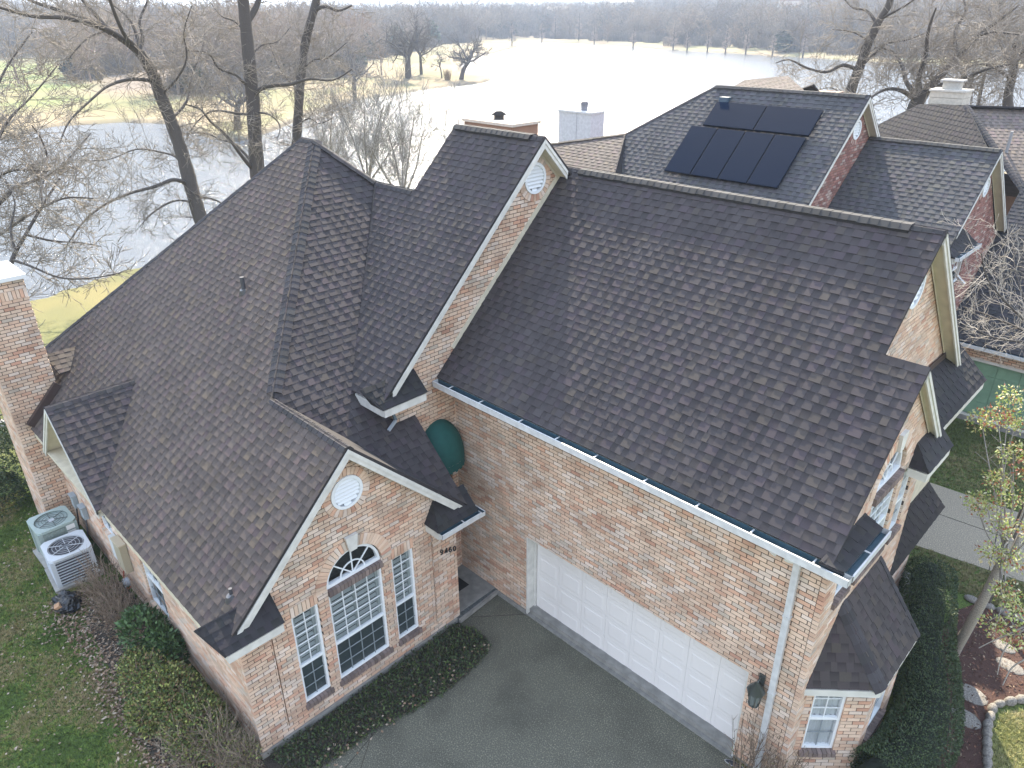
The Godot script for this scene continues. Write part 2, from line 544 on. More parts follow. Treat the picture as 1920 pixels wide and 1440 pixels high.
# ------------------------------------------------------------------ joinery
# sash window in the plane o, U, V: frame, muntins, panes, shutters behind the upper sash, a dark screen over the lower one
func window(h: Dictionary, o: Vector3, U: Vector3, V: Vector3, u0: float, v0: float, u1: float, v1: float, cols: int, rows: int, split := .42, behind := "shutter") -> void:
	var N := U.cross(V)
	var d := -.07
	var fr := MB.new()
	var fw := .045
	for r in [[u0, v0, u0 + fw, v1], [u1 - fw, v0, u1, v1], [u0 + fw, v0, u1 - fw, v0 + fw], [u0 + fw, v1 - fw, u1 - fw, v1]]:
		fr.prism(rect(r[0], r[1], r[2], r[3]), o, U, V, N, -.12, d + .03, Color.WHITE, true)
	var f := put("window", fr, M.frame, h.node)
	var vm := lerpf(v0, v1, split)
	var rail := MB.new()
	rail.prism(rect(u0 + fw, vm - .028, u1 - fw, vm + .028), o, U, V, N, d - .03, d + .022, Color.WHITE, true)
	put("meeting_rail", rail, M.frame, f)
	for s in 2:
		var a := vm + .028 if s else v0 + fw
		var b := v1 - fw if s else vm - .028
		var g := MB.new()
		var w := .008
		for i in range(1, cols):
			var x := lerpf(u0 + fw, u1 - fw, float(i) / cols)
			g.prism(rect(x - w, a, x + w, b), o, U, V, N, d - .004, d + .008 + s * .004, Color.WHITE)
		var nr := rows if s else maxi(2, int(rows * .7))
		for i in range(1, nr):
			var y := lerpf(a, b, float(i) / nr)
			g.prism(rect(u0 + fw, y - w, u1 - fw, y + w), o, U, V, N, d - .003, d + .007 + s * .004, Color.WHITE)
		put("muntin_grid", g, M.frame if s else M.muntin_dim, f)
		var p := MB.new()
		p.quad(o + U * (u0 + fw) + V * a + N * (d - .006), o + U * (u1 - fw) + V * a + N * (d - .006), o + U * (u1 - fw) + V * b + N * (d - .006), o + U * (u0 + fw) + V * b + N * (d - .006), Color.WHITE)
		put("pane", p, M.glass, f)
		if s == 0 and behind == "shutter":
			var sc := MB.new()
			sc.prism(rect(u0 + fw, a, u1 - fw, b), o, U, V, N, d - .10, d - .03, Color.WHITE)
			put("insect_screen", sc, M.screen, f)
		elif behind == "shutter":
			var sl := MB.new()
			var y := a
			while y < b:
				var pa := o + U * (u0 + fw) + V * y + N * (d - .09); var pb := o + U * (u1 - fw) + V * y + N * (d - .09)
				sl.quad(pa + N * .045 - V * .02, pb + N * .045 - V * .02, pb + V * .03, pa + V * .03, Color.WHITE)
				y += .115
			for x in [u0 + fw, lerpf(u0, u1, .5) - .03, u1 - fw - .06]:
				if u1 - u0 < .7 and x > u0 + fw and x < u1 - fw - .06: continue
				sl.prism(rect(x, a, x + .06, b), o, U, V, N, d - .09, d - .04, Color.WHITE)
			put("shutter", sl, M.slat, f)
		else:
			var cu := MB.new()
			var n := int((u1 - u0) / .05)
			for i in n:
				var xa := lerpf(u0 + fw, u1 - fw, float(i) / n); var xb := lerpf(u0 + fw, u1 - fw, float(i + 1) / n)
				var za := -.025 if i % 2 else -.045; var zb := -.045 if i % 2 else -.025
				cu.quad(o + U * xa + V * a + N * (d + za), o + U * xb + V * a + N * (d + zb), o + U * xb + V * b + N * (d + zb), o + U * xa + V * b + N * (d + za), Color.WHITE)
			put("curtain", cu, M.curtain, f)
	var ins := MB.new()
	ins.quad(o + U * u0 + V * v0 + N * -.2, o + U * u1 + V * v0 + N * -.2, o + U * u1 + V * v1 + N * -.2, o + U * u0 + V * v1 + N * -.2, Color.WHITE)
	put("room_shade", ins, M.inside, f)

func half_disc(ce: Vector2, r: float, n := 16) -> PackedVector2Array:
	var p := PackedVector2Array()
	for i in n + 1: p.append(ce + Vector2.from_angle(PI * i / n) * r)
	return p

func fanlight(h: Dictionary, o: Vector3, U: Vector3, V: Vector3, ce: Vector2, r: float) -> void:
	var N := U.cross(V)
	var d := -.07
	var fr := MB.new()
	var n := 18
	for i in n:
		var a := Vector2.from_angle(PI * i / n); var b := Vector2.from_angle(PI * (i + 1) / n)
		fr.prism(PackedVector2Array([ce + a * (r - .05), ce + a * r, ce + b * r, ce + b * (r - .05)]), o, U, V, N, -.12, d + .03, Color.WHITE)
	fr.prism(rect(ce.x - r, ce.y - .03, ce.x + r, ce.y + .03), o, U, V, N, -.12, d + .034, Color.WHITE)
	var f := put("arched_window", fr, M.frame, h.node)
	var g := MB.new()
	for i in n:
		var a := Vector2.from_angle(PI * i / n); var b := Vector2.from_angle(PI * (i + 1) / n)
		g.prism(PackedVector2Array([ce + a * (r * .45 - .011), ce + a * (r * .45 + .011), ce + b * (r * .45 + .011), ce + b * (r * .45 - .011)]), o, U, V, N, d - .004, d + .012, Color.WHITE)
	for a in [PI * .25, PI * .5, PI * .75]:
		var t := Vector2.from_angle(a); var s := t.orthogonal() * .011
		g.prism(PackedVector2Array([ce + t * .03 - s, ce + t * (r - .05) - s, ce + t * (r - .05) + s, ce + t * .03 + s]), o, U, V, N, d - .003, d + .014, Color.WHITE)
	put("muntin_grid", g, M.frame, f)
	var p := MB.new()
	var hd := half_disc(ce, r - .04)
	for i in range(1, hd.size() - 1):
		p.tri(o + U * hd[0].x + V * hd[0].y + N * (d - .006), o + U * hd[i].x + V * hd[i].y + N * (d - .006), o + U * hd[i + 1].x + V * hd[i + 1].y + N * (d - .006), Color.WHITE)
	put("pane", p, M.glass, f)
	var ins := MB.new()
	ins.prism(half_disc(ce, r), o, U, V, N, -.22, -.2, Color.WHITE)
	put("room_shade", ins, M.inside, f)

func gable_vent(h: Dictionary, o: Vector3, U: Vector3, V: Vector3, ce: Vector2, r: float) -> void:
	var N := U.cross(V)
	var fr := MB.new()
	var n := 28
	for i in n:
		var a := Vector2.from_angle(TAU * i / n); var b := Vector2.from_angle(TAU * (i + 1) / n)
		fr.prism(PackedVector2Array([ce + a * (r - .055), ce + a * r, ce + b * r, ce + b * (r - .055)]), o, U, V, N, -.08, .03, Color.WHITE, true)
	var f := put("gable_vent", fr, M.frame, h.node)
	var y := -r + .06
	while y < r - .06:
		var w := sqrt(maxf(0, (r - .05) * (r - .05) - y * y))
		var sl := MB.new()
		var a := o + U * (ce.x - w) + V * (ce.y + y); var b := o + U * (ce.x + w) + V * (ce.y + y)
		sl.quad(a + N * .012, b + N * .012, b + V * .085 - N * .05, a + V * .085 - N * .05, Color.WHITE)
		sl.quad(a - V * .012 + N * .012, b - V * .012 + N * .012, b + N * .012, a + N * .012, Color.WHITE)
		put("louvre", sl, M.frame, f)
		y += .072
	var back := MB.new()
	back.prism(circle(ce, r - .02, 20), o, U, V, N, -.1, -.07, Color.WHITE)
	put("vent_back", back, M.slat, f)

# sloping pair of white boards under the roof edge of a gable, with soffit behind; a is the low end, b the peak
func rake(h: Dictionary, a: Vector3, b: Vector3, out: Vector3, deep: float, high := .19) -> void:
	var d := (b - a).normalized()
	var dn := -UP
	var mb := MB.new()
	var t := .028
	var p := [a + dn * .06, b + dn * .06, b + dn * (.06 + high), a + dn * (.06 + high)]
	for s in [[0.0, high, t], [.0, high * .45, t + .016]]:
		var q := [a + dn * (.055 + s[0]), b + dn * (.055 + s[0]), b + dn * (.055 + s[1]), a + dn * (.055 + s[1])]
		var n1: Vector3 = (q[2] - q[3]).cross(q[0] - q[3])
		if n1.dot(out) < 0: q = [q[1], q[0], q[3], q[2]]
		var f: Vector3 = out * (s[2] - .03)
		var k := -out * .03
		mb.quad(q[3] + f, q[2] + f, q[1] + f, q[0] + f, Color.WHITE)
		mb.quad(q[0] + f, q[1] + f, q[1] + k, q[0] + k, Color.WHITE)
		mb.quad(q[3] + k, q[2] + k, q[2] + f, q[3] + f, Color.WHITE)
		mb.quad(q[0] + f, q[0] + k, q[3] + k, q[3] + f, Color.WHITE)
		mb.quad(q[1] + k, q[1] + f, q[2] + f, q[2] + k, Color.WHITE)
	put("rake_board", mb, M.trim, h.node)
	var so := MB.new()
	var off := -out * .03
	var lo := dn * (.055 + high - .03)
	so.quad(a + lo + off, a + lo - out * deep, b + lo - out * deep, b + lo + off, Color.WHITE)
	put("soffit", so, M.soffit, h.node)
	var fz := MB.new()
	var w0 := a + lo - out * (deep - .022); var w1 := b + lo - out * (deep - .022)
	fz.quad(w0, w1, w1 + dn * .07, w0 + dn * .07, Color.WHITE)
	put("frieze_board", fz, M.soffit, h.node)

# gutter trough: line a-b is its back edge at the rim, out points away from the eave
func gutter(h: Dictionary, a: Vector3, b: Vector3, out: Vector3, w := .13, deep := .11) -> void:
	var mb := MB.new()
	var inn := MB.new()
	var d := -UP * deep
	var f := out * w; var t := out * .012
	var s := 1.0 if (b - a).cross(UP).dot(out) > 0 else -1.0
	var q := func(m: MB, p0: Vector3, p1: Vector3, p2: Vector3, p3: Vector3):
		if s > 0: m.quad(p0, p1, p2, p3, Color.WHITE)
		else: m.quad(p1, p0, p3, p2, Color.WHITE)
	q.call(mb, a + f + d + t, b + f + d + t, b + f + t, a + f + t)
	q.call(mb, a + f + t, b + f + t, b + f - t, a + f - t)
	q.call(mb, b + d, a + d, a + f + d + t, b + f + d + t)
	q.call(inn, b + f + d * .9 - t, a + f + d * .9 - t, a + f - t, b + f - t)
	q.call(inn, a + d * .9, b + d * .9, b, a)
	q.call(inn, a + d * .9 + f - t, b + d * .9 + f - t, b + d * .9, a + d * .9)
	for e in [a, b]:
		mb.quad(e + d, e + f + d, e + f, e, Color.WHITE)
	var g := put("gutter", mb, M.gutter, h.node)
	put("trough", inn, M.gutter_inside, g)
	var l := a.distance_to(b)
	var n := int(l / .9)
	for i in n:
		var p := a.lerp(b, (i + .6 + rf(-.15, .15)) / (n + .2))
		var hg := MB.new()
		hg.beam(p - UP * .012, p + f - UP * .012, .022, .012, UP, Color.WHITE)
		put("gutter_hanger", hg, M.gutter, g)

# little hipped roof that returns round the foot of a gable, on a wall facing +X: z0..z1 along the eave
func cornice(h: Dictionary, xw: float, xo: float, z0: float, z1: float, y: float, rise: float, inner: float, with_gutter := false) -> void:
	var c := z1 if inner > 0 else z0   # the end towards the middle of the gable
	var e := z0 if inner > 0 else z1
	var zi := c - inner * (xo - xw) * .55
	var p := [Vector3(xo, y, e), Vector3(xo, y, c), Vector3(xw, y + rise, zi), Vector3(xw, y + rise, e)]
	roof_face(h, p, Color(.05, .047, .05), .03)
	roof_face(h, [Vector3(xo, y, c), Vector3(xw, y, c), Vector3(xw, y + rise, zi)], Color(.05, .047, .05), .03)
	var mb := MB.new()
	var lo := minf(z0, z1) ; var hi := maxf(z0, z1)
	mb.block(Vector3(xw + .002, y - .18, lo + .02), Vector3(xo - .02, y - .035, hi - .02), Color.WHITE)
	put("cornice_return", mb, M.trim, h.node)
	if with_gutter:
		gutter(h, Vector3(xo - .01, y + .01, lo), Vector3(xo - .01, y + .01, hi), Vector3(1, 0, 0), .11, .1)

# ------------------------------------------------------------------ the house in the middle
func plain_roof(h: Dictionary, pts: Array) -> void:
	var fr := roof_frame(pts)
	var poly := PackedVector2Array()
	for p in pts: poly.append(Vector2((p - pts[0]).dot(fr[0]), (p - pts[0]).dot(fr[1])))
	var mb := MB.new()
	mb.prism(poly, pts[0], fr[0], fr[1], fr[2], -.05, .006, Color(.055, .05, .05), true)
	put("roof", mb, M.shingle, h.node)

func nrm(pts: Array) -> Vector3:
	return roof_frame(pts)[2]

func v3(a: Array) -> Array:
	var o := []
	for i in range(0, a.size(), 3): o.append(Vector3(a[i], a[i + 1], a[i + 2]))
	return o

func downspout(h: Dictionary, top: Vector3, elbow: Vector3, bottom: Vector3) -> void:
	var mb := MB.new()
	mb.beam(top, elbow, .09, .07, Vector3(1, 0, 0), Color.WHITE)
	mb.beam(elbow + UP * .03, bottom, .095, .07, Vector3(0, 0, 1), Color.WHITE)
	mb.beam(bottom + UP * .03, bottom + Vector3(0, -.08, .16), .09, .07, Vector3(1, 0, 0), Color.WHITE)
	for t in [.25, .6, .9]:
		var q := elbow.lerp(bottom, t)
		mb.block(q + Vector3(-.06, -.012, -.045), q + Vector3(.06, .012, .04), Color.WHITE)
	put("downspout", mb, M.gutter, h.node)

func triple_window(h: Dictionary, o: Vector3, c: float, vb: float, vt: float, half: float, sides: Array, spring: float, r: float, grid: Array) -> Array:
	# returns the holes; the joinery is built here
	var U := Vector3(0, 0, -1)
	var holes := [rect(c - half, vb - .1, c + half, spring + .02), half_disc(Vector2(c, spring), r + .22)]
	window(h, o, U, UP, c - half, vb, c + half, vt, grid[0], grid[1])
	fanlight(h, o, U, UP, Vector2(c, spring), half)
	soldier(h, o, U, UP, c - half, c + half, vt + .005, spring - .03, .05, true)
	soldier(h, o, U, UP, c - half - .04, c + half + .04, vb - .1, vb - .005, .05, true)
	ring_bricks(h, o, U, UP, Vector2(c, spring), r + .005, r + .215, 0, PI, 31, 15)
	# slim ends of the ring hole above the jambs
	add_brick(h, rect(c - r - .21, spring - .001, c - r - .005, spring + .02), o, U, UP, Vector3(1, 0, 0), -.09, .004, brick_col(h))
	var ks := MB.new()
	ks.prism(pv([c - .075, spring + r - .02, c + .075, spring + r - .02, c + .12, spring + r + .28, c - .12, spring + r + .28]), o, U, UP, Vector3(1, 0, 0), -.05, .06, Color.WHITE)
	put("keystone", ks, M.trim, h.node)
	for s in sides:
		holes.append(rect(s[0], vb - .1, s[1], vt + .225))
		window(h, o, U, UP, s[0], vb, s[1], vt, 2, grid[1])
		soldier(h, o, U, UP, s[0], s[1], vt + .008, vt + .22)
		soldier(h, o, U, UP, s[0] - .03, s[1] + .03, vb - .1, vb - .005, .05, true)
	return holes

func vent_hole(h: Dictionary, o: Vector3, U: Vector3, ce: Vector2, r := .31) -> PackedVector2Array:
	gable_vent(h, o, U, UP, ce, r)
	ring_bricks(h, o, U, UP, ce, r + .005, r + .15, 0, TAU, 30)
	return circle(ce, r + .155)

func build_house() -> void:
	var node := thing("brick_house", "large tan brick house with steep dark brown roofs, white garage door and arched window", "house")
	var h := new_house(node, true)
	var MX := Vector3(0, 0, -1)
	# --- walls
	var m := MB.new()
	for b in [[-11.2, -6.0, 1.1, 5.6], [0.02, -6.9, 7.7, -.06]]:
		m.block(Vector3(b[0], -.5, b[1]), Vector3(b[2], .14, b[3]), Color.WHITE)
	m.block(Vector3(1.0, -.5, 1.1), Vector3(1.19, .12, 5.71), Color.WHITE)
	m.block(Vector3(0.02, -.5, -.05), Vector3(2.05, .11, .03), Color.WHITE)
	put("foundation", m, M.concrete, node)
	var door := rect(2.06, -1, 6.97, 2.07)
	brick_wall(h, Vector3.ZERO, Vector3(1, 0, 0), UP, pv([0, .11, 7.71, .11, 7.71, 5.06, 0, 5.06]), [door])
	var o := Vector3(1.15, 0, 0)
	var holes := triple_window(h, o, -3.45, .53, 2.56, .565, [[-2.67, -2.16], [-4.74, -4.22]], 2.72, .58, [4, 5])
	holes.append(vent_hole(h, o, MX, Vector2(-3.41, 4.45)))
	for u in [-1.72, -5.12]: holes.append(rect(u - .011, .3, u + .011, 2.86))
	brick_wall(h, o, MX, UP, pv([-5.67, .12, -1.1, .12, -1.1, 2.95, -3.43, 5.22, -5.67, 2.95]), holes)
	brick_wall(h, Vector3(0, 0, 5.67), Vector3(1, 0, 0), UP, pv([-11.2, .12, 1.05, .12, 1.05, 2.93, -11.2, 2.93]), [rect(-3.3, .6, -2.3, 2.3), rect(-5.65, 1.25, -4.85, 2.45)])
	for w in [[-3.3, .7, -2.3, 2.3], [-5.65, 1.35, -4.85, 2.45]]:
		window(h, Vector3(0, 0, 5.67), Vector3(1, 0, 0), UP, w[0], w[1], w[2], w[3], 3, 3)
		soldier(h, Vector3(0, 0, 5.67), Vector3(1, 0, 0), UP, w[0], w[2], w[1] - .1, w[1] - .005, .04)
	brick_wall(h, Vector3.ZERO, MX, UP, pv([-1.5, .12, .02, .12, .02, 5.3, 3.3, 8.4, 3.0, 8.55, 2.36, 9.2, -1.5, 5.42]), [rect(-1.0, -.1, -.16, 3.2), vent_hole(h, Vector3.ZERO, MX, Vector2(2.36, 8.58))])
	brick_wall(h, Vector3(0, 0, 1.5), Vector3(1, 0, 0), UP, pv([-.9, 5.3, -.1, 4.35, -.1, 5.3]))
	o = Vector3(7.81, 0, 0)
	holes = triple_window(h, o, 1.73, 3.8, 5.14, .56, [[.43, .95], [2.51, 3.03]], 5.3, .575, [4, 4])
	brick_wall(h, o, MX, UP, pv([0, .1, 3.46, .1, 3.46, 5.3, 1.73, 7.0, 0, 5.3]), holes)
	o = Vector3(7.1, 0, 0)
	brick_wall(h, o, MX, UP, pv([3.0, 5.0, 7.0, 4.9, 6.9, 5.0, 3.32, 8.5, 1.4, 6.7, 1.4, 5.9]), [vent_hole(h, o, MX, Vector2(3.33, 7.72))])
	brick_wall(h, Vector3(7.5, 0, 0), MX, UP, pv([3.4, .1, 6.3, .1, 6.3, 2.6, 3.4, 2.6]))
	m = MB.new()
	m.block(Vector3(.05, .1, -6.9), Vector3(7.0, 5.0, -6.8), Color.WHITE)
	m.block(Vector3(7.0, .1, -6.9), Vector3(7.1, 5.0, -3.4), Color.WHITE)
	m.block(Vector3(7.1, .1, -3.46), Vector3(7.7, 5.6, -3.4), Color.WHITE)
	m.block(Vector3(-11.2, .1, -6.0), Vector3(0, 2.9, -5.9), Color.WHITE)
	m.block(Vector3(-11.2, .1, -5.9), Vector3(-11.1, 2.9, 5.57), Color.WHITE)
	m.block(Vector3(-2.3, .1, 1.1), Vector3(1.03, 2.6, 1.2), Color.WHITE)
	put("wall", m, M.mortar, node)
	# pilaster beside the entry, entry door
	m = MB.new()
	m.block(Vector3(-.6, .1, .16), Vector3(-.5, 3.2, 1.0), Color(.06, .045, .035))
	m.block(Vector3(-.5, .1, 1.0), Vector3(-.1, 3.2, 1.04), Color(.3, .2, .14))
	put("door", m, M.paint, node)
	m = MB.new()
	for z in [.42, .5]: m.block(Vector3(-.09, 2.2, z), Vector3(-.02, 3.2, z + .035), Color.WHITE)
	put("door_frame", m, M.frame, node)
	# --- roofs
	var A := Vector3(-4.66, 9.08, -.28); var A2 := Vector3(-5.2, 9.08, -.28)
	var R0 := Vector3(-.95, 5.45, 3.43); var R1 := Vector3(1.4, 5.45, 3.43)
	var E1 := Vector3(1.4, 2.95, 5.98); var B := Vector3(-11.25, 2.95, 5.98)
	var Q := Vector3(-5.4, 4.62, 4.27); var P := Vector3(-5.4, 4.62, 6.06)
	var brown := Color(.170, .132, .112)  # grazing sun on this slope put into a lighter, warmer shingle colour
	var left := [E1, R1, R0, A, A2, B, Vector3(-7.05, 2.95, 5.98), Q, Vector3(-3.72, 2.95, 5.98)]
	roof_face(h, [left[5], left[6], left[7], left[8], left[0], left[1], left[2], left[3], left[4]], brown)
	var V := Vector3(1.45, 3.1, 1.03)
	var J := Vector3(-3.7, 8.2, -1.12)
	var L2 := [V, Vector3(0, 4.51, 1.03), Vector3(0, 4.51, 1.5), Vector3(-.72, 5.22, 1.86), J, A, R0]
	roof_face(h, L2)
	var T1 := v3([.27, 5.17, 1.97, .27, 9.41, -2.36, -2.33, 9.41, -2.36, -2.33, 8.2, -1.12, -3.7, 8.2, -1.12, -.7, 5.17, 1.97])
	T1.reverse()
	roof_face(h, T1)
	roof_face(h, v3([-3.72, 2.95, 6.06, -3.72, 2.95, 5.98, -5.4, 4.62, 4.27, -5.4, 4.62, 6.06]))
	roof_face(h, v3([-7.05, 2.95, 5.98, -7.05, 2.95, 6.06, -5.4, 4.62, 6.06, -5.4, 4.62, 4.27]))
	var G := v3([0.02, 5.14, .45, 7.94, 5.14, .45, 7.94, 7.21, -1.735, 7.33, 7.21, -1.735, 7.33, 8.69, -3.3, .02, 8.69, -3.3])
	roof_face(h, G)
	for f in [[0.27, 9.41, -2.36, .27, 5.0, -6.86, -2.33, 5.0, -6.86, -2.33, 9.41, -2.36], [-3.7, 8.2, -1.12, -2.33, 8.2, -1.12, -2.33, 4.6, -4.8, -3.7, 4.6, -4.8],
			[.02, 8.69, -3.3, 7.33, 8.69, -3.3, 7.33, 5.0, -7.15, .02, 5.0, -7.15], [7.33, 7.21, -1.735, 7.94, 7.21, -1.735, 7.94, 5.3, -3.72, 7.1, 5.3, -3.72],
			[-.95, 5.45, 3.43, 1.4, 5.45, 3.43, 1.4, 2.95, .88],
			[-5.2, 9.08, -.28, -11.25, 2.95, -6.5, -11.25, 2.95, 5.98], [-4.66, 9.08, -.28, 1.4, 2.95, -6.5, -11.25, 2.95, -6.5, -5.2, 9.08, -.28]]:
		plain_roof(h, v3(f))
	# ridge and hip caps, ridge vents
	var nl := nrm(left); var n2 := nrm(L2); var nt := nrm(T1); var ng := nrm(G)
	var bz := Vector3(0, .7, -.71)
	caps(h, R0.lerp(A, .02), A, nl, n2, .16)
	caps(h, R1, R0, nl, bz, .13)
	caps(h, B, A2, nl, Vector3(-.71, .7, 0), .13)
	caps(h, A, A2, nl, bz, .13)
	caps(h, J, A + (A - J) * 0.0, n2, Vector3(.2, .75, -.63), .13)
	caps(h, Vector3(-2.36, 8.2, -1.12), J, nt, bz, .13)
	caps(h, P, Q, Vector3(.7, .7, 0), Vector3(-.7, .7, 0), .14)
	caps(h, Vector3(.25, 9.41, -2.36), Vector3(-2.33, 9.41, -2.36), nt, bz, .12)
	caps(h, Vector3(7.3, 8.69, -3.3), Vector3(.05, 8.69, -3.3), ng, bz, .11)
	for rv in [[Vector3(-.05, 9.41, -2.36), Vector3(-2.2, 9.41, -2.36)], [Vector3(6.85, 8.69, -3.3), Vector3(.45, 8.69, -3.3)]]:
		caps(h, rv[0], rv[1], Vector3(0, .76, .65), Vector3(0, .76, -.65), .16, .04, Color(.075, .07, .066))
		m = MB.new()
		var a: Vector3 = rv[1] + Vector3(0, .01, 0); var b: Vector3 = rv[0] + Vector3(0, .01, 0)
		for s in [1, -1]: m.beam(a + Vector3(0, -.10, .12 * s), b + Vector3(0, -.10, .12 * s), .03, .05, UP, Color.WHITE)
		put("ridge_vent", m, M.deck, node)
	# starter rows, valley metal
	m = MB.new()
	m.beam(J + n2 * .012, Vector3(-.72, 5.22, 1.86) + n2 * .012, .05, .01, n2 + nt, Color.WHITE)
	put("valley_line", m, M.deck, node)
	# --- boards under the rakes
	var X := Vector3(1, 0, 0)
	rake(h, Vector3(1.4, 3.15, 5.74), R1, X, .25)
	rake(h, Vector3(1.4, 3.15, 1.12), R1, X, .25)
	rake(h, Vector3(.27, 5.42, 1.70), Vector3(.27, 9.41, -2.36), X, .27, .17)
	rake(h, Vector3(.27, 8.72, -3.05), Vector3(.27, 9.41, -2.36), X, .27, .17)
	rake(h, Vector3(7.86, 5.3, .28), Vector3(7.86, 7.21, -1.735), X, .05, .17)
	rake(h, Vector3(7.94, 5.4, -3.6), Vector3(7.94, 7.21, -1.735), X, .13, .17)
	rake(h, Vector3(7.25, 7.25, -1.78), Vector3(7.25, 8.69, -3.3), X, .15, .17)
	rake(h, Vector3(7.33, 5.35, -6.78), Vector3(7.33, 8.69, -3.3), X, .23, .17)
	rake(h, Vector3(-3.75, 2.97, 6.06), P, Vector3(0, 0, 1), .36, .17)
	rake(h, Vector3(-7.02, 2.97, 6.06), P, Vector3(0, 0, 1), .36, .17)
	m = MB.new()
	m.prism(pv([-6.9, 2.9, -3.9, 2.9, -5.4, 4.4]), Vector3(0, 0, 5.7), Vector3(1, 0, 0), UP, Vector3(0, 0, 1), -.1, .0, Color.WHITE)
	m.block(Vector3(-7.0, 2.86, 5.68), Vector3(-3.78, 2.92, 6.03), Color.WHITE)
	put("soffit", m, M.soffit, node)
	# eaves
	m = MB.new()
	m.block(Vector3(-11.2, 2.72, 5.9), Vector3(-7.0, 2.9, 5.95), Color.WHITE)
	m.block(Vector3(-3.7, 2.72, 5.9), Vector3(1.3, 2.9, 5.95), Color.WHITE)
	m.block(Vector3(-11.2, 2.7, 5.68), Vector3(1.3, 2.74, 5.9), Color.WHITE)
	put("fascia", m, M.soffit, node)
	m = MB.new()
	m.block(Vector3(-.6, 4.93, 1.9), Vector3(.25, 5.11, 1.95), Color.WHITE)
	put("fascia", m, M.trim, node)
	m = MB.new()
	m.block(Vector3(0.02, 4.94, .003), Vector3(7.9, 5.0, .40), Color.WHITE)
	m.block(Vector3(0.02, 4.98, .38), Vector3(7.9, 5.08, .41), Color.WHITE)
	put("soffit", m, M.soffit, node)
	gutter(h, Vector3(.03, 5.10, .425), Vector3(8.2, 5.10, .425), Vector3(0, 0, 1), .14, .12)
	gutter(h, Vector3(1.2, 2.93, .88), Vector3(1.68, 2.93, .88), Vector3(0, 0, -1), .1, .1)
	# cornice returns
	cornice(h, 1.15, 1.55, 5.99, 5.02, 2.96, .42, -1)
	cornice(h, 1.15, 1.57, .86, 1.86, 2.93, .42, 1, true)
	cornice(h, 0.0, .38, 1.99, .98, 5.14, .36, -1)
	cornice(h, 7.81, 8.1, .44, -.86, 5.08, .12, -1, true)
	cornice(h, 7.81, 8.12, -3.76, -2.6, 5.16, .36, 1)
	cornice(h, 7.1, 7.74, -7.25, -4.4, 4.98, .62, 1)
	# flashing where roofs meet walls, and the brown strip beside the chimney
	m = MB.new()
	m.beam(Vector3(.012, 5.62, 0.0), Vector3(.012, 8.66, -3.2), .02, .12, UP, Color.WHITE)
	put("flashing", m, M.soffit, node)
	m = MB.new()
	m.beam(Vector3(-8.14, 3.06, 5.98), Vector3(-8.14, 3.86, 5.2), .12, .16, UP, Color.WHITE)
	put("flashing", m, M.flash, node)
	m = MB.new()
	m.beam(Vector3(7.13, 5.68, -4.4), Vector3(7.13, 5.68, -6.9), .02, .14, UP, Color.WHITE)
	put("flashing", m, M.flash, node)
	# --- chimney
	brick_wall(h, Vector3(-8.2, 0, 0), MX, UP, pv([-6.25, 0, -5.2, 0, -5.2, 6.0, -6.25, 6.0]))
	soldier(h, Vector3(-8.2, 0, 0), MX, UP, -6.25, -5.2, 6.005, 6.2, .002)
	brick_wall(h, Vector3(-8.2, 0, 0), MX, UP, pv([-6.25, 6.2, -5.2, 6.2, -5.2, 6.43, -6.25, 6.43]))
	brick_wall(h, Vector3(0, 0, 6.25), Vector3(1, 0, 0), UP, pv([-9.5, 0, -8.3, 0, -8.3, 6.43, -9.5, 6.43]))
	m = MB.new()
	m.block(Vector3(-9.5, 0, 5.2), Vector3(-8.3, 6.4, 5.28), Color.WHITE)
	m.block(Vector3(-9.5, 0, 5.28), Vector3(-9.4, 6.4, 6.15), Color.WHITE)
	put("chimney_back", m, M.mortar, node)
	m = MB.new()
	m.block(Vector3(-9.56, 6.43, 5.14), Vector3(-8.14, 6.52, 6.31), Color.WHITE)
	put("chimney_cap", m, M.steel_cap, node)
	m = MB.new()
	m.tube([Vector3(-8.85, 6.5, 5.72), Vector3(-8.85, 6.68, 5.72), Vector3(-8.85, 6.69, 5.72), Vector3(-8.85, 6.74, 5.72)], [.14, .14, .2, .05], 12, Color(.25, .17, .13))
	put("flue", m, M.rough_paint, node)
	# saddle behind the chimney
	roof_face(h, v3([-8.15, 4.08, 5.1, -8.15, 4.10, 4.86, -8.7, 4.42, 4.48, -8.7, 4.42, 5.18]), Color(.16, .13, .11), .03)
	# second chimney beyond the tall gable, low brick with a white rim
	m = MB.new()
	m.block(Vector3(-7.45, 3, -8.3), Vector3(-5.4, 8.6, -7.2), Color(.30, .17, .11))
	put("chimney_stack", m, M.brick, node)
	m = MB.new()
	m.block(Vector3(-7.5, 8.6, -8.36), Vector3(-5.34, 8.68, -7.14), Color(.6, .5, .4))
	put("chimney_cap", m, M.rough_paint, node)
	m = MB.new()
	m.tube([Vector3(-6.5, 8.6, -7.75), Vector3(-6.5, 8.80, -7.75), Vector3(-6.5, 8.81, -7.75), Vector3(-6.5, 8.91, -7.75)], [.15, .15, .24, .08], 12, Color(.05, .05, .05))
	put("flue", m, M.rough_paint, node)
	# --- plumbing vents in the roof
	for s in [[Vector3(-3.69, 6.5, 2.35), .3, .045], [Vector3(.9, 3.4, 5.5), .16, .03]]:
		m = MB.new()
		m.cyl(s[0], s[0] + UP * s[1], s[2], 10, Color(.05, .05, .055))
		m.tube([s[0] + nl * .012 - UP * .03, s[0] + nl * .06], [.12, .05], 10, Color(.12, .12, .125))
		put("plumbing_vent", m, M.paint, node)
	# --- garage door
	m = MB.new()
	m.block(Vector3(2.0, -.1, -.28), Vector3(7.02, 2.2, -.25), Color.WHITE)
	var gd := put("garage_door", m, M.door_paint, node)
	var k := 0
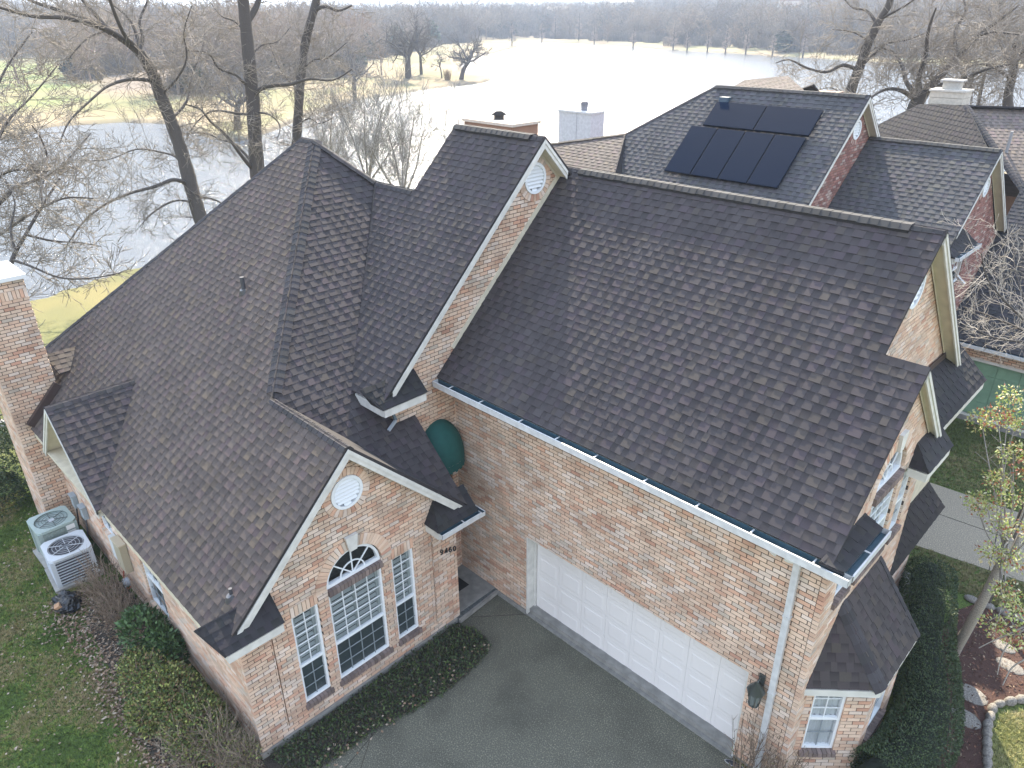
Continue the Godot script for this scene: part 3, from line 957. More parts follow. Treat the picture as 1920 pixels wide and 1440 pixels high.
	for r in 4:
		for c in 8:
			var x0 := 2.14 + c * .605; var y0 := .02 + r * .52
			m = MB.new()
			m.block(Vector3(x0, y0, -.25), Vector3(x0 + .601, y0 + .516, -.235), Color.WHITE)
			var a := [Vector3(x0 + .07, y0 + .09, -.235), Vector3(x0 + .53, y0 + .09, -.235), Vector3(x0 + .53, y0 + .43, -.235), Vector3(x0 + .07, y0 + .43, -.235)]
			var b := []
			for p in a: b.append(p.lerp((a[0] + a[2]) * .5, .13) + Vector3(0, 0, .006))
			m.quad(b[0], b[1], b[2], b[3], Color.WHITE)
			for i in 4: m.quad(a[i], a[(i + 1) % 4], b[(i + 1) % 4], b[i], Color.WHITE)
			put_mesh("panel", m.mesh(M.door_paint), Transform3D(), gd, k)
			k += 1
	m = MB.new()
	m.block(Vector3(2.06, 0, -.25), Vector3(2.09, 2.07, .012), Color.WHITE)
	m.block(Vector3(2.09, 0, -.24), Vector3(2.13, 2.04, -.19), Color.WHITE)
	m.block(Vector3(6.94, 0, -.25), Vector3(6.968, 2.07, -.012), Color.WHITE)
	m.block(Vector3(2.09, 2.045, -.24), Vector3(6.94, 2.068, -.01), Color.WHITE)
	put("door_jamb", m, M.trim, node)
	downspout(h, Vector3(7.3, 5.0, .5), Vector3(7.37, 4.72, .055), Vector3(7.42, .2, .055))
	# small downspout from the tall gable's eave
	m = MB.new()
	m.beam(Vector3(-.03, 5.0, 1.6), Vector3(.06, 4.62, 1.54), .05, .05, X, Color(.1, .14, .16))
	m.beam(Vector3(.06, 4.62, 1.54), Vector3(.1, 4.5, 1.75), .05, .05, X, Color(.35, .38, .4))
	put("downspout", m, M.paint, node)
	# --- dome awning over the entry
	m = MB.new()
	m.ell(Vector3(0, 3.34, .5), Vector3(.52, 0, 0), Vector3(0, .84, 0), Vector3(0, 0, .55), 32, 10, Color.WHITE, 0.0)
	for i in 24:
		var a0 := -PI / 2 + PI * i / 24; var a1 := -PI / 2 + PI * (i + 1) / 24
		var p0 := Vector3(cos(a0) * .52, 3.34, .5 + sin(a0) * .55); var p1 := Vector3(cos(a1) * .52, 3.34, .5 + sin(a1) * .55)
		var dr := -.16 - .03 * absf(sin(i * PI / 2))
		m.quad(p1 + UP * dr, p0 + UP * dr, p0, p1, Color.WHITE)
	put("awning", m, M.canvas, node)
	# --- the bay under the upper window
	var pa := Vector3(7.81, 0, -.3); var pb := Vector3(8.55, 0, -1.0); var pc := Vector3(8.55, 0, -2.45); var pd := Vector3(7.81, 0, -3.15)
	var seq := [[pa, pb, .12, .64], [pb, pc, .33, 1.12], [pc, pd, .4, .9]]
	for s in seq:
		var U: Vector3 = (s[1] - s[0]).normalized()
		var l: float = s[0].distance_to(s[1])
		brick_wall(h, s[0], U, UP, rect(.002, .1, l - .002, 2.22), [rect(s[2], .62, s[3], 2.1)], .06)
		window(h, s[0], U, UP, s[2], .72, s[3], 2.1, 2, 3, .5, "curtain")
		soldier(h, s[0], U, UP, s[2] - .04, s[3] + .04, .62, .715, .06, true)
	var e1 := Vector3(7.81, 2.28, -.14); var e2 := Vector3(8.68, 2.28, -.92); var e3 := Vector3(8.68, 2.28, -2.5); var e4 := Vector3(7.81, 2.28, -3.3)
	var t1 := Vector3(7.81, 3.45, -.95); var t2 := Vector3(7.81, 3.45, -2.48)
	roof_face(h, [e1, e2, t1], Color(.098, .080, .078)); roof_face(h, [e2, e3, t2, t1], Color(.102, .084, .08)); roof_face(h, [e3, e4, t2])
	caps(h, e2, t1, nrm([e1, e2, t1]), nrm([e2, e3, t2, t1]), .13)
	caps(h, e3, t2, nrm([e3, e4, t2]), nrm([e2, e3, t2, t1]), .1)
	m = MB.new()
	var dn := Vector3(0, -.1, 0)
	for s in [[e1, e2], [e2, e3], [e3, e4]]:
		m.beam(s[0] + dn - Vector3(.03, 0, 0), s[1] + dn - Vector3(.03, 0, 0), .03, .13, UP, Color.WHITE)
	m.prism(PackedVector2Array([Vector2(e1.x, -e1.z), Vector2(e2.x - .03, -e2.z), Vector2(e3.x - .03, -e3.z), Vector2(e4.x, -e4.z)]), Vector3(0, 2.23, 0), Vector3(1, 0, 0), Vector3(0, 0, -1), UP, -.01, .01, Color.WHITE, true)
	put("fascia", m, M.trim, node)
	# --- box window with a small pent roof on the far side
	roof_face(h, v3([7.85, 2.4, -3.5, 7.85, 2.4, -6.4, 7.42, 2.86, -6.4, 7.42, 2.86, -3.5]), Color(.05, .042, .04), .03)
	m = MB.new()
	m.block(Vector3(7.1, 2.84, -6.4), Vector3(7.44, 3.45, -3.46), Color.WHITE)
	m.block(Vector3(7.1, 4.6, -6.4), Vector3(7.44, 4.9, -3.46), Color.WHITE)
	m.block(Vector3(7.1, 3.45, -3.75), Vector3(7.43, 4.6, -3.46), Color.WHITE)
	put("box_window", m, M.soffit, node)
	m = MB.new()
	m.block(Vector3(7.1, 3.45, -6.4), Vector3(7.36, 4.6, -3.75), Color.WHITE)
	put("pane", m, M.dark_glass, node)
	finish_house(h)

# ------------------------------------------------------------------ the houses beyond
func side_wall(h: Dictionary, lo: Vector3, hi: Vector3, col: Color) -> void:
	var m := MB.new()
	m.block(lo, hi, col)
	put("wall", m, M.brick, h.node)

func build_neighbours() -> void:
	var MX := Vector3(0, 0, -1)
	var X := Vector3(1, 0, 0)
	var node := thing("brick_house", "red brick house behind with solar panels on its grey roof and green garage door", "house")
	var h := new_house(node, false)
	h.red = true
	var grey := Color(.135, .13, .132)
	# tall roof with the solar panels: y = 9.45 - .88 (z + 13.85)
	var T := func(x: float, z: float) -> Vector3: return Vector3(x, 9.45 - .88 * (z + 13.85), z)
	var tp := [T.call(-3.3, -9.6), T.call(2.0, -9.6), T.call(2.0, -13.85), T.call(-2.8, -13.85), T.call(-5.0, -12.15)]
	roof_face(h, tp, grey)
	plain_roof(h, v3([-2.8, 9.45, -13.85, 2.0, 9.45, -13.85, 2.0, 5.6, -18.2, -2.8, 5.6, -18.2]))
	plain_roof(h, v3([-2.8, 9.45, -13.85, -5.0, 7.95, -12.15, -6.6, 5.6, -18.2]))
	plain_roof(h, [T.call(-5.0, -12.15), T.call(-3.3, -9.6), Vector3(-2.9, 6.0, -8.35)])
	caps(h, T.call(1.9, -13.85), T.call(-2.8, -13.85), nrm(tp), Vector3(0, .75, -.66), .15, .04, Color(.09, .085, .08))
	caps(h, T.call(-5.0, -12.15), T.call(-2.8, -13.85), nrm(tp), Vector3(-.6, .75, -.3), .11)
	# lower sunlit wing to the left
	var lw := v3([-8.2, 6.2, -8.9, -3.3, 6.2, -8.62, -3.95, 6.92, -10.9, -5.0, 7.95, -12.15, -8.6, 7.3, -11.2])
	lw = v3([-8.6, 6.0, -8.5, -2.9, 6.0, -8.35, -5.0, 7.95, -12.15, -7.4, 7.5, -11.25, -8.6, 7.28, -10.9])
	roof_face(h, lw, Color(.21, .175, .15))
	caps(h, Vector3(-8.6, 7.29, -10.9), Vector3(-5.05, 7.95, -12.1), Vector3(0, .9, .4), Vector3(0, .8, -.6), .13, .012, Color(.14, .12, .1))
	brick_wall(h, Vector3(1.75, 0, 0), MX, UP, pv([9.6, 5.2, 12.2, 5.2, 15.05, 7.9, 15.05, 8.2, 13.85, 9.25, 9.6, 5.5]), [vent_hole(h, Vector3(1.75, 0, 0), MX, Vector2(13.98, 8.5), .27)])
	rake(h, T.call(2.0, -9.7), T.call(2.0, -13.85), X, .25, .15)
	rake(h, Vector3(2.0, 8.2, -15.27), Vector3(2.0, 9.45, -13.85), X, .25, .15)
	side_wall(h, Vector3(-8.4, 0, -18), Vector3(1.7, 5.5, -9.7), Color(.2, .1, .08))
	# middle roof: y = 8.2 - .813 (z + 15.1)
	var Gf := func(x: float, z: float) -> Vector3: return Vector3(x, 8.2 - .813 * (z + 15.1), z)
	var gp := [Gf.call(1.76, -12.0), Gf.call(5.25, -12.0), Gf.call(5.25, -15.1), Gf.call(1.76, -15.1)]
	roof_face(h, gp, grey)
	plain_roof(h, v3([1.76, 8.2, -15.1, 5.25, 8.2, -15.1, 5.25, 5.2, -18.8, 1.76, 5.2, -18.8]))
	caps(h, Gf.call(5.2, -15.1), Gf.call(1.8, -15.1), nrm(gp), Vector3(0, .75, -.66), .15, .045, Color(.09, .085, .08))
	brick_wall(h, Vector3(5.0, 0, 0), MX, UP, pv([12.0, 3.6, 16.4, 3.2, 18.6, 5.0, 15.1, 8.0, 12.0, 5.5]), [vent_hole(h, Vector3(5.0, 0, 0), MX, Vector2(15.55, 7.1), .27), rect(14.4, 4.3, 15.4, 5.5)])
	window(h, Vector3(5.0, 0, 0), MX, UP, 14.4, 4.4, 15.4, 5.5, 3, 3)
	rake(h, Gf.call(5.25, -12.9), Gf.call(5.25, -15.1), X, .25, .15)
	rake(h, Vector3(5.25, 5.5, -18.4), Gf.call(5.25, -15.1), X, .25, .15)
	cornice(h, 5.0, 5.45, -12.4, -14.3, 5.85, .35, -1, true)
	var m := MB.new()
	m.beam(Vector3(5.5, 5.72, -14.3), Vector3(5.12, 5.4, -14.5), .07, .07, UP, Color.WHITE)
	m.beam(Vector3(5.12, 5.4, -14.5), Vector3(5.12, 4.75, -14.5), .07, .07, X, Color.WHITE)
	m.beam(Vector3(5.12, 4.8, -14.5), Vector3(5.4, 4.62, -14.4), .07, .07, UP, Color.WHITE)
	put("downspout", m, M.gutter, node)
	side_wall(h, Vector3(1.8, 0, -18.6), Vector3(4.9, 5.2, -12.2), Color(.2, .1, .08))
	# low wing with the green garage door: y = 2.62 - .8 (z + 15.4)
	var W := func(x: float, z: float) -> Vector3: return Vector3(x, 2.62 - .8 * (z + 15.4), z)
	var wp := [W.call(5.02, -15.4), W.call(15, -15.4), W.call(15, -21.4), W.call(5.02, -21.4)]
	roof_face(h, wp, Color(.078, .076, .083))
	plain_roof(h, [W.call(5.02, -21.4), W.call(15, -21.4), Vector3(15, 2.6, -27), Vector3(5.02, 2.6, -27)])
	h.red = false
	var gate := rect(5.85, -1, 11.0, 1.98)
	brick_wall(h, Vector3(0, 0, -15.8), X, UP, rect(5.0, .1, 15, 2.5), [gate])
	h.red = true
	m = MB.new()
	m.block(Vector3(5.0, -.3, -16.5), Vector3(15, .16, -15.74), Color.WHITE)
	put("foundation", m, M.concrete, node)
	m = MB.new()
	m.block(Vector3(5.85, 0, -16.0), Vector3(11.0, 2.0, -15.97), Color.WHITE)
	var gd := put("garage_door", m, M.green_door, node)
	var k := 0
	for r in 4:
		for c in 8:
			m = MB.new()
			m.block(Vector3(5.96 + c * .62, .18 + r * .45, -15.97), Vector3(5.96 + c * .62 + .605, .18 + r * .45 + .438, -15.945), Color.WHITE)
			put_mesh("panel", m.mesh(M.green_door), Transform3D(), gd, k)
			k += 1
	m = MB.new()
	m.block(Vector3(5.8, 1.98, -15.83), Vector3(11.05, 2.06, -15.77), Color.WHITE)
	m.block(Vector3(5.8, 0, -15.83), Vector3(5.88, 1.98, -15.77), Color.WHITE)
	m.block(Vector3(5.8, .16, -15.85), Vector3(11.05, .2, -15.73), Color.WHITE)
	put("door_jamb", m, M.trim, node)
	gutter(h, Vector3(5.1, 2.6, -15.42), Vector3(15, 2.6, -15.42), Vector3(0, 0, 1), .11, .1)
	side_wall(h, Vector3(5.1, 0, -26.8), Vector3(14.9, 2.55, -16.05), Color(.24, .14, .1))
	# box vent beside the panels
	m = MB.new()
	var bv: Vector3 = T.call(-2.2, -13.42)
	m.block(bv + Vector3(-.15, -.1, -.12), bv + Vector3(.15, .10, .14), Color(.05, .08, .11))
	put("roof_vent", m, M.paint, node)
	m = MB.new()
	m.block(Vector3(-12.2, 2, -17.9), Vector3(-10.4, 7.75, -17.0), Color(.56, .56, .58))
	m.block(Vector3(-11.2, 2, -17.0), Vector3(-11.16, 7.7, -16.985), Color(.45, .45, .47))
	m.block(Vector3(-12.24, 7.7, -17.94), Vector3(-10.36, 7.78, -16.96), Color(.6, .6, .6))
	put("chimney", m, M.rough_paint, node)
	m = MB.new()
	m.tube([Vector3(-11.1, 7.75, -17.4), Vector3(-11.1, 8.02, -17.4), Vector3(-11.1, 8.03, -17.4), Vector3(-11.1, 8.14, -17.4)], [.15, .15, .2, .12], 12, Color(.2, .2, .22))
	put("flue", m, M.rough_paint, node)
	finish_house(h)
	# solar panels lie on that roof
	var sn: Vector3 = nrm(tp)
	var kk := 0
	var place := ["upper left", "upper right", "lower left", "lower middle left", "lower middle right", "lower right"]
	var slots := [[-2.36, -.68, -13.28, -12.58], [-.66, 1.03, -13.28, -12.58], [-2.7, -1.8, -12.52, -11.18], [-1.78, -.87, -12.52, -11.18], [-.85, .06, -12.52, -11.18], [.08, 1.0, -12.52, -11.18]]
	for s in slots:
		var t := thing("solar_panel", "black solar panel, %s of the array on the grey roof" % place[kk], "solar panel", Vector3.ZERO, "solar panels on the neighbouring roof")
		var a: Vector3 = T.call(s[0], s[3]); var b: Vector3 = T.call(s[1], s[3]); var c: Vector3 = T.call(s[1], s[2]); var d: Vector3 = T.call(s[0], s[2])
		m = MB.new()
		var lift := sn * .13
		m.box(a + sn * .09, b - a, d - a, sn * .035, Color.WHITE)
		put("frame", m, M.solar_frame, t)
		m = MB.new()
		var e := (b - a).normalized() * .018; var f := (d - a).normalized() * .018
		m.quad(a + lift + e + f, b + lift - e + f, c + lift - e - f, d + lift + e - f, Color.WHITE)
		put("cells", m, M.solar, t)
		kk += 1
	# house further back with a chimney clad in boards
	node = thing("brick_house", "far house with a brown hipped roof, half in sunlight, beside the lake trees", "house")
	h = new_house(node, false)
	var ap := Vector3(.8, 8.0, -27.9)
	var le := Vector3(-4.6, 5.2, -36.0); var fr := Vector3(4.3, 5.4, -24.9)
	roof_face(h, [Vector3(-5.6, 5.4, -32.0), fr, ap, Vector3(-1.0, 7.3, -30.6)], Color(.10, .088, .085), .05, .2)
	roof_face(h, [fr, Vector3(15, 5.4, -30.5), Vector3(9, 8.0, -33), ap], Color(.27, .215, .18), .05, .2)  # sun on this half put into a paler shingle colour
	plain_roof(h, [ap, Vector3(9, 8.0, -32), Vector3(6, 4.2, -40), Vector3(-7, 4.2, -34)])
	caps(h, fr, ap, Vector3(-.3, .8, .5), Vector3(.4, .8, .3), .14)
	side_wall(h, Vector3(-4, 0, -35), Vector3(10, 4.3, -29.5), Color(.3, .2, .15))
	m = MB.new()
	m.cyl(Vector3(3.0, 6.5, -26.5), Vector3(3.0, 7.3, -26.5), .06, 8, Color(.25, .25, .25))
	put("plumbing_vent", m, M.paint, node)
	m = MB.new()
	for i in 16: m.block(Vector3(-1.3, 4.0 + i * .27, -31), Vector3(.1, 4.0 + i * .27 + .25, -29.9), Color(.58, .52, .42))
	m.block(Vector3(-1.27, 3.9, -30.97), Vector3(.07, 8.3, -29.93), Color(.4, .36, .3))
	m.block(Vector3(-1.36, 8.3, -31.05), Vector3(.16, 8.38, -29.85), Color(.6, .56, .48))
	put("chimney", m, M.rough_paint, node)
	m = MB.new()
	m.block(Vector3(-.95, 8.38, -30.7), Vector3(-.25, 8.72, -30.2), Color(.42, .40, .36))
	m.block(Vector3(-1.05, 8.72, -30.8), Vector3(-.15, 8.78, -30.1), Color(.5, .48, .44))
	put("flue", m, M.rough_paint, node)
	finish_house(h)
	# a third roof just showing, and a white chimney
	node = thing("brick_house", "farthest roof behind the solar roof, sunlit brown shingle courses only showing", "house")
	h = new_house(node, false)
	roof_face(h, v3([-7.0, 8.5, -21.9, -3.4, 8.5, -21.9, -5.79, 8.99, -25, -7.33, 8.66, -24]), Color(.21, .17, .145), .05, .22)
	plain_roof(h, v3([-7.33, 8.66, -24, -5.79, 8.99, -25, -3.4, 8.5, -21.9, -3, 7.0, -27, -7, 7.0, -27]))
	side_wall(h, Vector3(-6.6, 0, -26), Vector3(-3.6, 8.4, -22), Color(.3, .2, .15))
	finish_house(h)
	node = thing("brick_house", "white chimney house at the right edge, its pale roof half hidden by trees", "house")
	h = new_house(node, false)
	m = MB.new()
	m.block(Vector3(4.9, 3.0, -42), Vector3(6.9, 8.1, -40.6), Color(.62, .64, .66))
	put("chimney", m, M.rough_paint, node)
	m = MB.new()
	m.cyl(Vector3(5.9, 8.1, -41.3), Vector3(5.9, 8.5, -41.3), .32, 12, Color(.4, .42, .44))
	put("flue", m, M.rough_paint, node)
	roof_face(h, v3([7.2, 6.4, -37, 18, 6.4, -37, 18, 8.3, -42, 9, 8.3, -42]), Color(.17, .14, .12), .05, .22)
	side_wall(h, Vector3(5.2, 0, -44), Vector3(17, 6.3, -38), Color(.3, .2, .15))
	finish_house(h)

# ------------------------------------------------------------------ ground, lake and paving
var lake := pv([-112.9,-2.9,-103.4,-11.5,-100.5,-14.2,-100.5,-16.6,-105.8,-19.2,-108.2,-22.5,-106.8,-25.9,-105.5,-30.8,-99,-34.4,-91.7,-34,-83.8,-32.4,-77.6,-32.4,-77.5,-34.7,-81.8,-40.5,-87.6,-47,-99.8,-62.4,-105.5,-70.5,-106.7,-76.8,-112.1,-91.3,-112.9,-100,-114.3,-109,-120.2,-117.1,-127.7,-123.1,-132.7,-123.3,-141.6,-127.5,-160.7,-144.3,-177.3,-160.8,-196.1,-186.5,-230.6,-235.7,-253.1,-269.3,-273.5,-297.6,-261.1,-297.3,-218.8,-286.4,-164.5,-261.4,-126.6,-249.9,-96.9,-240.1,-86.1,-234.2,-70.6,-233.4,-55.5,-230.7,-40.7,-231.8,-20.1,-229.2,8,-224.5,60,-110,15,-92,-5,-74,-20,-58,-32,-38,-37,-16,-35.3,-5.2,-33.4,0.4,-33,12,-40,40,-70,70,-130,60])
var soft := FastNoiseLite.new()

func shore(p: Vector2) -> float:   # metres from the water's edge, negative in the lake
	var best := 1e9
	var k := lake.size()
	for i in k:
		var q := Geometry2D.get_closest_point_to_segment(p, lake[i], lake[(i + 1) % k])
		best = minf(best, p.distance_squared_to(q))
	best = sqrt(best)
	return -best if Geometry2D.is_point_in_polygon(p, lake) else best

func hill(p: Vector2) -> float:
	var d := p.distance_to(Vector2(CAM.x, CAM.z))
	var dir := (p - Vector2(CAM.x, CAM.z)) / maxf(d, 1)
	var a := dir.dot(Vector2(cam_right.x, cam_right.z)) / maxf(.2, dir.dot(Vector2(cam_fwd.x, cam_fwd.z)) / .89)
	var up := smoothstep(-.05, .5, a) * 27.0 + smoothstep(-.45, -.75, a) * 16.0
	return smoothstep(330, 1000, d) * up + smoothstep(100, 500, d) * soft.get_noise_2d(p.x * .8, p.y * .8) * 5.0

func height(p: Vector2, s: float) -> float:
	if s < 0: return -2.0 - minf(1.2, -s * .5)
	var d := p.distance_to(Vector2(0, -2))
	var top := lerpf(-.02, -.9, smoothstep(40, 75, d))
	return -2.0 + .38 * smoothstep(0, .6, s) + (top + 1.62) * smoothstep(.5, 20.0, s) + hill(p) * smoothstep(8, 60, s)

func build_ground() -> void:
	soft.seed = 4; soft.frequency = .012; soft.fractal_octaves = 4
	var rs := [0.0]
	var r := 2.5
	while r < 1700:
		rs.append(r)
		r *= 1.022 if r > 40 else 1.06
	var az0 := atan2(cam_fwd.z, cam_fwd.x)
	var az := []
	var a := -PI
	while a < PI - .001:
		az.append(a)
		a += .0075 if absf(a) < .72 else .07
	az.append(PI)
	var pts := []
	var cs := []
	for ri in rs.size():
		var row := PackedVector3Array(); var crow := PackedColorArray()
		for t in az:
			var p: Vector2 = Vector2(CAM.x, CAM.z) + Vector2.from_angle(az0 + t) * rs[ri]
			var s := shore(p) if rs[ri] > 30 else 20.0
			row.append(Vector3(p.x, height(p, s), p.y))
			var nz := soft.get_noise_2d(p.x * 3.0, p.y * 3.0); var n2 := soft.get_noise_2d(p.x * 11.0 + 90, p.y * 11.0)
			var near: bool = rs[ri] < 75
			var green := Color(.09, .14, .022); var tan := Color(.30, .23, .125); var lime := Color(.21, .20, .075)
			var c: Color
			if near:
				c = green.lerp(Color(.15, .135, .045), clampf(.2 + nz * .9 + n2 * .5, 0, 1))
				if rs[ri] > 26: c = c.lerp(Color(.26, .215, .08).lerp(Color(.15, .15, .05), clampf(.5 + n2 * 1.3 + nz * .6, 0, 1)), smoothstep(26, 42, rs[ri]) * .9)
			else:
				c = tan.lerp(lime, smoothstep(-.15, .35, nz + n2 * .4))
				c = c.lerp(Color(.42, .34, .22), .7 * (1 - smoothstep(0, 4, s)))
				c = c.lerp(Color(.05, .042, .033), .8 * (1 - smoothstep(.5, 1.3, s)))
				var clear := smoothstep(.70, .64, absf(t + .0) ) * smoothstep(.46, .52, -t) * smoothstep(130, 150, rs[ri]) * smoothstep(360, 310, rs[ri])
				c = c.lerp(Color(.20, .155, .11), smoothstep(24, 44, s + nz * 14) * smoothstep(90, 160, rs[ri]) * (1.0 - clear))
				c = c.lerp(lime.lerp(Color(.20, .26, .06), clampf(nz * 2 + .4, 0, 1)), clear * .8)
			crow.append(c)
		pts.append(row); cs.append(crow)
	var mb := MB.new()
	for i in rs.size() - 1:
		for j in az.size() - 1:
			var q := [pts[i][j], pts[i + 1][j], pts[i + 1][j + 1], pts[i][j + 1]]
			var w := [cs[i][j], cs[i + 1][j], cs[i + 1][j + 1], cs[i][j + 1]]
			for t in [[0, 1, 2], [0, 2, 3]]:
				if i == 0 and t[2] == 3: continue
				var nn: Vector3 = (q[t[1]] - q[t[0]]).cross(q[t[2]] - q[t[0]]).normalized()
				var o := [t[0], t[1], t[2]]
				if nn.y < 0: nn = -nn
				else: o = [t[0], t[2], t[1]]
				for k in o:
					mb.v.append(q[k]); mb.n.append(nn); mb.c.append(w[k])
	kind(put("ground", mb, M.ground), "structure")
	var wa := MB.new()
	var lk := lake.duplicate()
	var grown := Geometry2D.offset_polygon(lk, 1.2)
	var ps := PackedVector2Array()
	for q in grown[0]: ps.append(Vector2(q.x, -q.y))
	wa.prism(ps, Vector3(0, -2.0, 0), Vector3(1, 0, 0), Vector3(0, 0, -1), UP, -.02, 0, Color.WHITE)
	kind(put("lake", wa, M.water), "structure")

func sheet(called: String, xz: Array, y: float, m: Material, thick := .12) -> MeshInstance3D:
	var ps := PackedVector2Array()
	for i in range(0, xz.size(), 2): ps.append(Vector2(xz[i], -xz[i + 1]))
	var mb := MB.new()
	mb.prism(ps, Vector3(0, y, 0), Vector3(1, 0, 0), Vector3(0, 0, -1), UP, -thick, 0, Color.WHITE)
	var o := put(called, mb, m)
	kind(o, "structure")
	return o

func joints(called: String, lines: Array, y: float, w: float, m: Material) -> void:
	for l in lines:
		var mb := MB.new()
		mb.beam(Vector3(l[0], y, l[1]), Vector3(l[2], y, l[3]), w, .004, UP, Color.WHITE)
		kind(put(called, mb, m), "structure")

func build_paving() -> void:
	sheet("driveway", [1.18, -.03, 7.02, -.03, 7.1, .5, 7.5, 1.4, 8.5, 4, 10, 12, 1.6, 12, 2.0, 5.6, 2.06, 4.7, 2.06, 3.99, 2.12, 3.7, 2.25, 3.2, 2.34, 2.61, 2.34, 2.0, 2.27, 1.5, 2.12, 1.18, 1.9, 1.06, 1.6, 1.1, 1.27, 1.2], .0, M.aggregate)
	joints("driveway_joint", [[2.08, 4.05, 3.4, 5.7], [2.1, 3.95, 2.55, 5.6], [1.27, .9, 2.05, .02]], .001, .012, M.soil)
	sheet("garage_apron", [2.06, -.24, 6.965, -.24, 6.965, .02, 2.06, .02], .035, M.concrete)
	sheet("porch", [-.5, .0, 1.18, .0, 1.25, 1.2, -.5, 1.2], .125, M.porch)
	var m := MB.new()
	m.beam(Vector3(1.19, .09, .03), Vector3(1.26, .09, 1.2), .06, .09, UP, Color.WHITE)
	kind(put("porch_edge", m, M.concrete), "structure")
	sheet("planting_bed", [1.16, 1.22, 1.27, 1.22, 1.6, 1.1, 1.9, 1.06, 2.12, 1.18, 2.27, 1.5, 2.34, 2.0, 2.34, 2.61, 2.25, 3.2, 2.12, 3.7, 2.06, 3.99, 2.06, 4.7, 2.0, 5.6, 1.9, 7.2, .8, 7.1, -.9, 7.0, -2.5, 6.85, -4.6, 6.7, -5.3, 6.2, -5.3, 5.7, 1.16, 5.72], .012, M.soil)
	sheet("walkway", [5.2, -11.2, 16, -11.9, 16, -9.6, 5.2, -7.9], .0, M.walk)
	joints("walkway_joint", [[5.2, -9.75, 15, -10.6], [8.3, -11.35, 8.75, -8.45], [11, -11.5, 11.4, -8.9]], .003, .02, M.soil)
	sheet("mulch_bed", [8.9, -7.15, 11.5, -7.4, 11.5, -5.2, 10.3, -4.95, 9.86, -4.4, 9.92, -3.8, 10.15, -2.86, 10.3, -1, 9.0, -.4, 8.5, -4.0, 8.6, -6.5], .0, M.mulch)
	sheet("planting_bed", [7.1, .5, 7.1, .03, 7.85, .03, 8.6, -.4, 9.0, -.4, 9.3, .6, 7.5, 1.4], .008, M.soil)
	var e := thing("stone_edging", "curved run of pale stones edging the dark mulch bed beside the sunlit grass", "edging")
	var line := [Vector2(10.32, -2.0), Vector2(10.17, -2.86), Vector2(9.94, -3.7), Vector2(9.88, -4.35), Vector2(10.28, -4.95), Vector2(10.9, -5.15), Vector2(11.7, -5.2)]
	for i in line.size() - 1:
		var n := int(line[i].distance_to(line[i + 1]) / .26) + 1
		for k in n:
			var c: Vector2 = line[i].lerp(line[i + 1], (k + .5) / n)
			var d: Vector2 = (line[i + 1] - line[i]).normalized()
			var mb := MB.new()
			mb.ell(Vector3(c.x, .02, c.y), Vector3(d.x, 0, d.y) * rf(.12, .16), Vector3(rf(-.01, .01), rf(.08, .12), 0), Vector3(-d.y, 0, d.x) * rf(.07, .09), 8, 5, Color.WHITE, -.2)
			put("stone", mb, M.stone, e)
	e = thing("stone_edging", "short straight row of low stones between lawn and mulch behind the hedge", "edging")
	for k in 5:
		var mb := MB.new()
		mb.ell(Vector3(8.75 + k * .3, .02, -7.1 - k * .03), Vector3(.16, 0, 0), Vector3(0, .08, 0), Vector3(0, 0, .1), 8, 5, Color.WHITE, -.2)
		put("stone", mb, M.stone, e)
	var k := 0
	for s in [[9.85, -5.62, .26, .17, "oval pebbled stepping stone in mulch nearest the edging bend"], [9.62, -6.1, .22, .15, "round pale stepping stone beside the leaning trunk"], [9.5, -4.35, .3, .22, "broad blue grey flagstone in the shade of the hedge"], [9.6, -3.7, .26, .2, "second flagstone, partly in shadow, nearest the stone edging"]]:
		var t := MB.new()
		t.ell(Vector3(s[0], .0, s[1]), Vector3(s[2], 0, .05), Vector3(0, .04, 0), Vector3(-.05, 0, s[3]), 14, 4, Color.WHITE, -.1)
		tag(put("stepping_stone", t, M.stone), s[4], "stepping stone", "stepping stones in the mulch")
		k += 1

# ------------------------------------------------------------------ plants
func multi(called: String, me: ArrayMesh, where: Array, cols: Array, parent: Node = null) -> MultiMeshInstance3D:
	var mm := MultiMesh.new()
	mm.transform_format = MultiMesh.TRANSFORM_3D
	mm.use_colors = not cols.is_empty()
	mm.mesh = me
	mm.instance_count = where.size()
	for i in where.size():
		mm.set_instance_transform(i, where[i])
		if cols.size(): mm.set_instance_color(i, cols[i])
	var o := MultiMeshInstance3D.new()
	o.multimesh = mm
	if parent == null:
		o.name = numbered(called); add_child(o)
	else:
		o.name = called; parent.add_child(o, true)
	kind(o, "stuff")
	return o

func tuft(blades: int, high: float, wide: float) -> ArrayMesh:
	var mb := MB.new()
	for i in blades:
		var a := rf(0, TAU); var l := rf(.2, 1.0) * wide
		var b := Vector3(cos(a), 0, sin(a)) * rf(0, wide * .6)
		var t := b + Vector3(cos(a) * l, high * rf(.5, 1.1), sin(a) * l)
		var s := Vector3(-sin(a), 0, cos(a)) * .006
		mb.tri(b - s, b + s, t, jit(Color(1, 1, 1), .2))
	return mb.mesh(M.blade)

